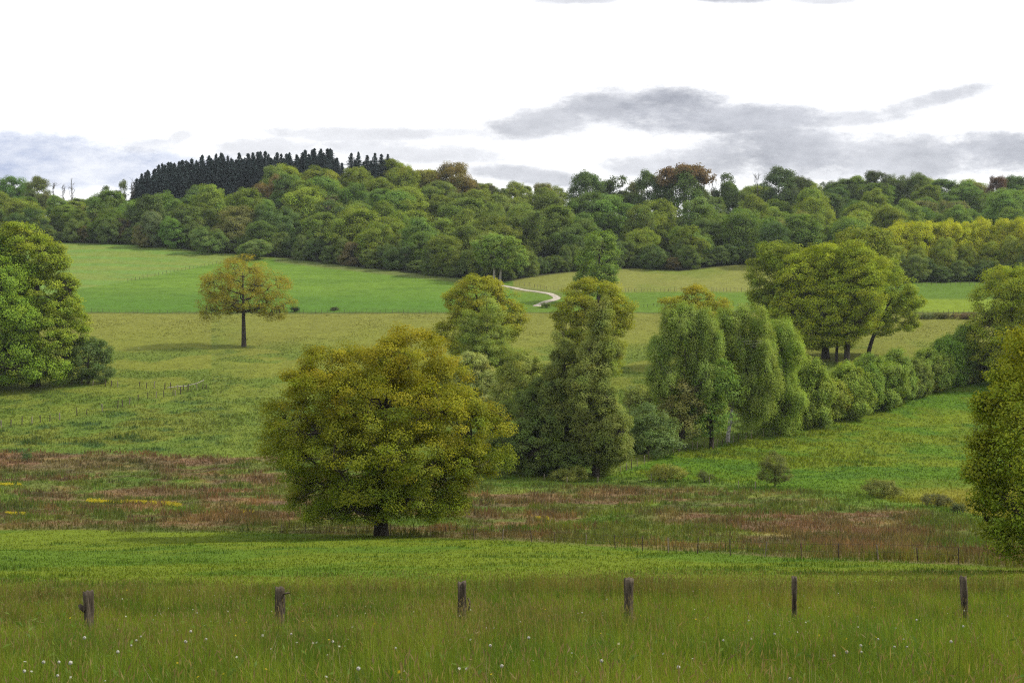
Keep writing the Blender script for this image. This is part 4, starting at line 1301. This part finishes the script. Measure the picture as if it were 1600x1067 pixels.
NP = [(137, 924, 15, 'grey-brown fence post with a broken branch stub on its left, leftmost in the meadow', dict(seed=1, kink=.012)),
      (437, 917, 15, 'dark squat fence post with a short peg sticking out to the right', dict(seed=2)),
      (722, 909, 15.5, 'square-sawn fence post with a dark split and a loose strip at its side', dict(seed=3, square=True)),
      (982, 903, 14.5, 'dark rough-barked round fence post right of the split one', dict(seed=4)),
      (1241, 901, 9, 'slim pale-edged fence post, the thinnest in the meadow', dict(seed=5, square=True)),
      (1506, 900, 10, 'crooked brown fence post, rightmost in the meadow', dict(seed=6, kink=.02))]
for i, (u_, vt_, wpx, lab, kw) in enumerate(NP):
    Yp = 20.0
    Xp = lateral(u_, 950) * Yp
    Zp = float(ground_z(Xp, Yp))
    h_ = slope(vt_) * Yp - Zp
    root = empty('fence_post', (Xp, Yp, Zp)); tag(root, lab, 'fence post', 'old posts of the near fence')
    V, Fs = log_post(h_, wpx * Yp / F, **kw)
    link('shaft', np_mesh('shaft', V, Fs, M_POST), root)
    if i == 0:
        P = np.array([[-.03, -.02, h_ - .28], [-.09, -.03, h_ - .24], [-.125, -.03, h_ - .195]])
        V, Q = tubes([(P, np.array([.055, .04, .022]))], 8); link('branch_stub', np_mesh('branch_stub', V, [Q, np.arange(len(V) - 6, len(V))[None]], M_POST), root)
    if i == 1:
        P = np.array([[.05, -.03, h_ - .10], [.12, -.04, h_ - .085], [.165, -.045, h_ - .08]])
        V, Q = tubes([(P, np.array([.016, .014, .012]))], 6); link('peg', np_mesh('peg', V, [Q], M_POST), root)
    if i == 2:
        P = np.array([[.09, -.03, h_ - .24], [.12, -.035, h_ - .30], [.12, -.035, h_ - .38], [.095, -.03, h_ - .44]])
        V, Q = tubes([(P, np.array([.008, .016, .016, .008]))], 6); link('loose_strip', np_mesh('loose_strip', V, [Q], M_POST), root)

# ------------------------------------------------------------------ grasses
def blades(P, H, Wd, r, bend=.35, C=None, seg2=True):
    """curved tapering blades: P roots, H heights, Wd widths"""
    n = len(P)
    az = r.uniform(0, 2 * np.pi, n)
    side = np.stack([np.cos(az), np.sin(az), np.zeros(n)], -1)
    la = r.uniform(0, 2 * np.pi, n)
    ld = np.stack([np.cos(la), np.sin(la), np.zeros(n)], -1)
    b = np.abs(r.normal(size=n)) * bend
    up = np.array([0, 0, 1.0])
    m = P + up * (H * .55)[:, None] + ld * (H * b * .25)[:, None]
    t = P + up * (H * (1 - .25 * np.minimum(b, 1.2)))[:, None] + ld * (H * b * .85)[:, None]
    w = Wd[:, None] * .5
    V = np.stack([P - side * w, P + side * w, m + side * w * .8, m - side * w * .8, t], 1).reshape(-1, 3)
    i = np.arange(n)[:, None] * 5
    q = i + np.array([[0, 1, 2, 3]]); tr = i + np.array([[3, 2, 4]])
    return V, q, tr


def near_meadow():
    r = rng_(77)
    n = 420000
    # density falls off with distance
    d = 6.5 + (MEADOW_FAR + .4 - 6.5) * r.random(n)**1.15
    X = r.uniform(-1, 1, n) * (.435 * d + 5.0)
    Y = d
    k = (Y < MEADOW_FAR + .5 * np.sin(X * .7))
    X = X[k]; Y = Y[k]; n = len(X)
    Z = ground_z(X, Y)
    # tussocks: most blades gather round clump centres
    gx = np.round(X / .34 + .35 * np.sin(Y * 3.1)); gy = np.round(Y / .34)
    hx = (np.sin(gx * 12.9 + gy * 78.2) * 43758.5) % 1; hy = (np.sin(gx * 39.3 + gy * 11.1) * 24634.6) % 1
    cx_ = (gx - .35 * np.sin(gy * .34 * 3.1) + hx - .5) * .34; cy_ = (gy + hy - .5) * .34
    pull = (r.random(n) < .7) * r.uniform(.3, .85, n)
    X = X + (cx_ - X) * pull; Y = Y + (cy_ - Y) * pull
    Y = np.maximum(Y, 6.0)
    Z = ground_z(X, Y)
    f1 = VN1.fbm(X / 1.6, Y / 1.6); f2 = VN2.fbm(X / .5, Y / .5); f3 = VN4.fbm(X / 5, Y / 3.5)
    stalk = r.random(n) < (.06 + .32 * sst(f3 + .5 * (f1 - .5), .46, .66) * (.35 + .65 * sst(Y, 11, 17)) + .22 * sst(Y, 25, 28))
    H = np.where(stalk, r.uniform(.55, .90, n), r.uniform(.32, .72, n) * (.75 + .6 * f1))
    Wd = np.where(stalk, .0035, r.uniform(.0035, .0075, n)) * (.7 + Y / 22)
    H = H * (.78 + .22 * sst(X, -7, -1))
    P = np.stack([X, Y, Z - .02], -1)
    V, q, t = blades(P, H, Wd, r, np.where(stalk, .20, .50))
    g = lerp((.092, .160, .014), (.185, .235, .024), np.clip(f2 + r.normal(size=n) * .18, 0, 1))
    g = lerp(g, (.045, .125, .018), .7 * sst(VN3.fbm(X / .9, Y / .9), .62, .72))
    s = lerp((.125, .118, .030), (.185, .165, .045), r.random(n))
    s = lerp(s, (.155, .098, .04), .6 * sst(VN3.fbm(X / 3, Y / 2), .5, .65))
    c = np.where(stalk[:, None], s, g)
    dry = (r.random(n) < .012)
    c = c * lerp((.62, .74, .7), (1.12, 1.08, 1.0), sst(VN4.fbm(X / 1.1 + 60, Y / .8 + 60, 3), .36, .56))
    tus = ((hx * 7.3 + hy * 3.1) % 1)
    c = c * (.78 + .44 * tus)[:, None]
    c[dry] = (.38, .33, .20)
    m = np_mesh('meadow_grass', V, [q, t], M_GRASS, np.concatenate([c, c]))
    tag(link('meadow_grass', m), 'tall olive meadow grass around the near fence posts', 'grass', kind='stuff')
    # seed heads on the stalks
    P2 = P[stalk]; H2 = H[stalk]
    sel = r.random(len(P2)) < .5
    P2 = P2[sel]; H2 = H2[sel]; k2 = len(P2)
    tip = P2 + np.stack([r.normal(size=k2) * .03, r.normal(size=k2) * .03, H2 * .97], -1)
    sc = .75 + P2[:, 1] / 24
    V2 = leaf_quads(tip, norm(r.normal(size=(k2, 3)) * [1, 1, .2]), norm(np.array([0, 0, 1.0]) + r.normal(size=(k2, 3)) * .35), r.uniform(.04, .085, k2), .13, .02)
    c2 = lerp((.14, .105, .045), (.23, .19, .075), r.random(k2))
    m2 = np_mesh('seed_heads', V2, [np.arange(len(V2)).reshape(-1, 4)], M_GRASS, c2)
    tag(link('seed_heads', m2), 'brownish seed heads topping the meadow grass', 'grass', kind='stuff')
    # broad-leaved weeds and dock rosettes between the blades
    k4 = 170
    d4 = 7.5 + 19 * r.random(k4); x4 = r.uniform(-1, 1, k4) * .43 * d4
    nl_ = 9
    xi = np.repeat(x4, nl_) + r.normal(size=k4 * nl_) * .09; yi = np.repeat(d4, nl_) + r.normal(size=k4 * nl_) * .09
    p4 = np.stack([xi, yi, ground_z(xi, yi) + r.uniform(.25, .62, k4 * nl_)], -1)
    V4 = leaf_quads(p4, norm(np.array([0, -.5, .7]) + r.normal(size=(k4 * nl_, 3)) * .6), norm(np.array([0, 0, 1.]) + r.normal(size=(k4 * nl_, 3)) * .6), r.uniform(.05, .11, k4 * nl_), .28, .06)
    c4 = lerp((.08, .15, .018), (.14, .20, .028), r.random(k4 * nl_))
    m4 = np_mesh('meadow_weeds', V4, [np.arange(len(V4)).reshape(-1, 4)], M_GRASS, c4)
    tag(link('meadow_weeds', m4), 'broad-leaved weeds scattered in the meadow grass', 'weeds', kind='stuff')
    # specks of small white and yellow flowers
    k3 = 400
    d3 = 8 + 20 * r.random(k3)**1.3; x3 = r.uniform(-1, 1, k3) * .43 * d3
    keep = VN2.fbm(x3 / 2.2 + 40, d3 / 2.2) > .50
    x3 = x3[keep]; d3 = d3[keep]; k3 = len(x3)
    p3 = np.stack([x3, d3, ground_z(x3, d3) + r.uniform(.45, .70, k3)], -1)
    V3 = leaf_quads(p3, norm(np.array([0, -.6, .8]) + r.normal(size=(k3, 3)) * .4), rdir(r, k3), r.uniform(.014, .03, k3), .9, .05)
    c3 = np.where((r.random(k3) < .3)[:, None], np.array([[.45, .35, .02]]), np.array([[.42, .42, .34]]))
    m3 = np_mesh('meadow_flowers', V3, [np.arange(len(V3)).reshape(-1, 4)], M_GRASS, c3)
    tag(link('meadow_flowers', m3), 'tiny white and yellow flowers sprinkled through the meadow', 'flowers', kind='stuff')


near_meadow()


def field_tufts():
    r = rng_(78)
    n = 370000
    u = r.uniform(-380, 1980, n); v = r.uniform(392, 946, n)
    Y = ground_d(u, v)
    k = Y > MEADOW_FAR - .5
    u, v, Y = u[k], v[k], Y[k]
    Y = Y * (1 + r.normal(size=len(Y)) * .003)
    X = (u - 800) / F * Y
    c, h, reg = field_color(u, v, X, Y)
    k = (reg['wood'] < .4)
    lane = (np.abs(v - pl(u, [(800, 449), (835, 456), (873, 463)])) < 2.2) & (u > 795) & (u < 876) | (np.abs(v - pl(u, [(835, 478), (873, 464)])) < 2.6) & (u > 830) & (u < 876)
    k &= ~lane
    u, v, X, Y, c, h = u[k], v[k], X[k], Y[k], c[k], h[k]
    scrub = reg['scrub'][k] > .5
    n = len(X)
    rep = np.where(scrub, 3, 2)
    idx = np.repeat(np.arange(n), rep)
    m = len(idx)
    x = X[idx] + r.normal(size=m) * Y[idx] / F * 1.5; y = Y[idx] + r.normal(size=m) * .25
    H = h[idx] * r.uniform(.5, 1.25, m)
    Wd = np.maximum(.010, Y[idx] / F * r.uniform(.7, 1.4, m))
    P = np.stack([x, y, ground_z(x, y) - .02], -1)
    V, q, t = blades(P, H, Wd, r, .5)
    cc = c[idx] * (1 + (r.random((m, 1)) - .47) * np.clip(45 / Y[idx], .10, .62)[:, None]) * (1 + r.normal(size=(m, 3)) * .06)
    sm = scrub[idx]
    for nm, lab, cat, sel in (('pasture_grass', 'grass tufts across the pastures and far fields', 'grass', ~sm), ('scrub_growth', 'brown and green rushes and dead stems filling the valley scrub', 'scrub', sm)):
        ii = np.nonzero(sel)[0]
        Vs = V.reshape(-1, 5, 3)[ii].reshape(-1, 3)
        a = np.arange(len(ii))[:, None] * 5
        me = np_mesh(nm, Vs, [a + np.array([[0, 1, 2, 3]]), a + np.array([[3, 2, 4]])], M_GRASS, np.clip(np.concatenate([cc[ii], cc[ii]]), 0, 1))
        tag(link(nm, me), lab, cat, kind='stuff')


field_tufts()

# yellow flower drifts in the scrub
def drift(label, u0, v0, u1, v1, hpx, seed, dens=1.0):
    r = rng_(seed)
    n = int((u1 - u0 + 6) * 16 * dens)
    t = r.random(n)
    keep = VN2.at(t * (u1 - u0) / 9.0 + seed, np.zeros(n)) > .28
    t = t[keep]; n = len(t)
    u = u0 + (u1 - u0) * t + r.normal(size=n) * 1.5
    v = v0 + (v1 - v0) * t + r.normal(size=n) * 1.1
    Y = ground_d(u, v); X = (u - 800) / F * Y
    hh = hpx * Y / F
    P = np.stack([X, Y, ground_z(X, Y) + hh * r.uniform(.45, 1.15, n)], -1)
    B = P.mean(0)
    s = r.uniform(.7, 1.3, n) * Y / F * 1.5
    V = leaf_quads(P - B, norm(np.array([.1, -.7, .7]) + r.normal(size=(n, 3)) * .6), rdir(r, n), s, .8, .1)
    c = lerp((.52, .40, .012), (.34, .33, .02), r.random(n))
    st = np.nonzero(r.random(n) < .6)[0]
    Pg = P[st] - B; Pg[:, 2] = ground_z(X[st], Y[st]) - B[2]
    Vb, q, tr = blades(Pg, hh[st] * r.uniform(.5, 1.0, len(st)), Y[st] / F * .8, r, .3)
    root = empty('flower_patch', tuple(B)); tag(root, label, 'flowers', 'yellow flower drifts in the scrub')
    link('blossom', np_mesh('blossom', V, [np.arange(len(V)).reshape(-1, 4)], M_GRASS, c), root)
    link('stems', np_mesh('stems', Vb, [q, tr], M_GRASS, np.tile((.06, .11, .02), (2 * len(st), 1))), root)


drift('longest yellow flower drift at the left of the scrub', 134, 781, 190, 784, 4, 11)
drift('yellow flower drift continuing right of the longest one', 194, 783, 281, 790, 4, 12)
drift('yellow flower drift touching the left edge', -6, 760, 31, 761, 3, 13, .7)
drift('yellow flower drift low at the left edge', 8, 805, 38, 806, 3.5, 14)
drift('small yellow flower drift left of the great oak', 376, 799, 402, 800, 3, 15, .8)
drift('small yellow flower drift right of the great oak', 832, 806, 858, 807, 3.5, 16)

# dandelion clocks
def dandelions():
    r = rng_(91)
    m = bpy.data.materials.new('dandelion_fluff'); m.use_nodes = True
    q = NT(m.node_tree); b = q.n['Principled BSDF']
    tc = q.n.new('ShaderNodeTexCoord')
    nz = q.noise(tc.outputs['Object'], 90, 2, .6)
    q.l.new(q.mix(nz, (.30, .29, .24, 1), (.47, .46, .40, 1)), b.inputs['Base Color']); b.inputs['Roughness'].default_value = 1
    ms = bpy.data.materials.new('dandelion_stem'); ms.use_nodes = True
    q = NT(ms.node_tree); b = q.n['Principled BSDF']
    tc = q.n.new('ShaderNodeTexCoord')
    q.l.new(q.mix(q.noise(tc.outputs['Object'], 30), (.10, .12, .03, 1), (.18, .13, .06, 1)), b.inputs['Base Color'])
    n = 150
    D = rdir(r, n)
    P = D * .024
    V = leaf_quads(P, D, rdir(r, n), np.full(n, .011), .9, .0)
    # spokes
    V2 = leaf_quads(D * .013, norm(np.cross(D, rdir(r, n))), D, np.full(n, .022), .05, 0)
    VV = np.concatenate([V, V2])
    hm = np_mesh('seed_head', VV, [np.arange(len(VV)).reshape(-1, 4)], m)
    sv, sq = tubes([(np.array([[0, 0, -.5], [.01, 0, -.25], [0, 0, 0]]), np.array([.003, .0028, .0025]))], 5)
    sm_ = np_mesh('stem', sv, [sq], ms)
    spots = [(38, 1048), (68, 1034), (92, 1034), (110, 1035), (90, 1055), (184, 1018), (132, 996), (213, 1000), (220, 994), (205, 1008), (298, 986), (322, 998), (290, 1002), (826, 996), (618, 1012), (784, 1040), (940, 1032), (766, 1008), (1234, 1060), (1323, 1018), (1345, 1008), (1346, 1018), (1372, 998), (1486, 1002), (1397, 1010), (1303, 1024), (1417, 1010), (1432, 968), (1210, 990), (1505, 978), (520, 1002), (455, 990), (1130, 1000), (1060, 1042), (560, 1044)]
    first = None
    for (u, v) in spots:
        # flower height above the ground fixes its distance along the sight line
        sl = slope(v)
        ds = np.linspace(8.5, 27, 400)
        zz = ground_z(lateral(u, v) * ds, ds) + r.uniform(.52, .68)
        i = int(np.argmin(np.abs(zz - sl * ds)))
        Y = ds[i]; X = lateral(u, v) * Y
        root = empty('dandelion_clock', (X, Y, sl * Y), r.uniform(0, 6), r.uniform(.36, .62))
        tag(root, 'white dandelion clock standing in the tall meadow grass', 'dandelion', 'dandelion clocks in the meadow')
        link('seed_head', hm, root); link('stem', sm_, root)


dandelions()
print('objects', len(bpy.data.objects))


# ------------------------------------------------------------------ thin valley air
def build_haze():
    m = bpy.data.materials.new('haze'); m.use_nodes = True
    nt = m.node_tree; nt.nodes.clear()
    out = nt.nodes.new('ShaderNodeOutputMaterial')
    pv = nt.nodes.new('ShaderNodeVolumePrincipled')
    pv.inputs['Color'].default_value = (.80, .90, 1.0, 1)
    pv.inputs['Density'].default_value = .00006
    pv.inputs['Anisotropy'].default_value = .2
    nt.links.new(pv.outputs[0], out.inputs['Volume'])
    x0, x1, y0, y1, z0, z1 = -2600, 2600, -40, 2300, -32, 105
    V = np.array([[x, y, z] for x in (x0, x1) for y in (y0, y1) for z in (z0, z1)], float)
    Q = np.array([[0, 1, 3, 2], [4, 6, 7, 5], [0, 4, 5, 1], [2, 3, 7, 6], [0, 2, 6, 4], [1, 5, 7, 3]])
    o = link('haze', np_mesh('haze', V, [Q], m))
    tag(o, 'faint bluish haze paling the far hillside', 'haze', kind='stuff')


build_haze()
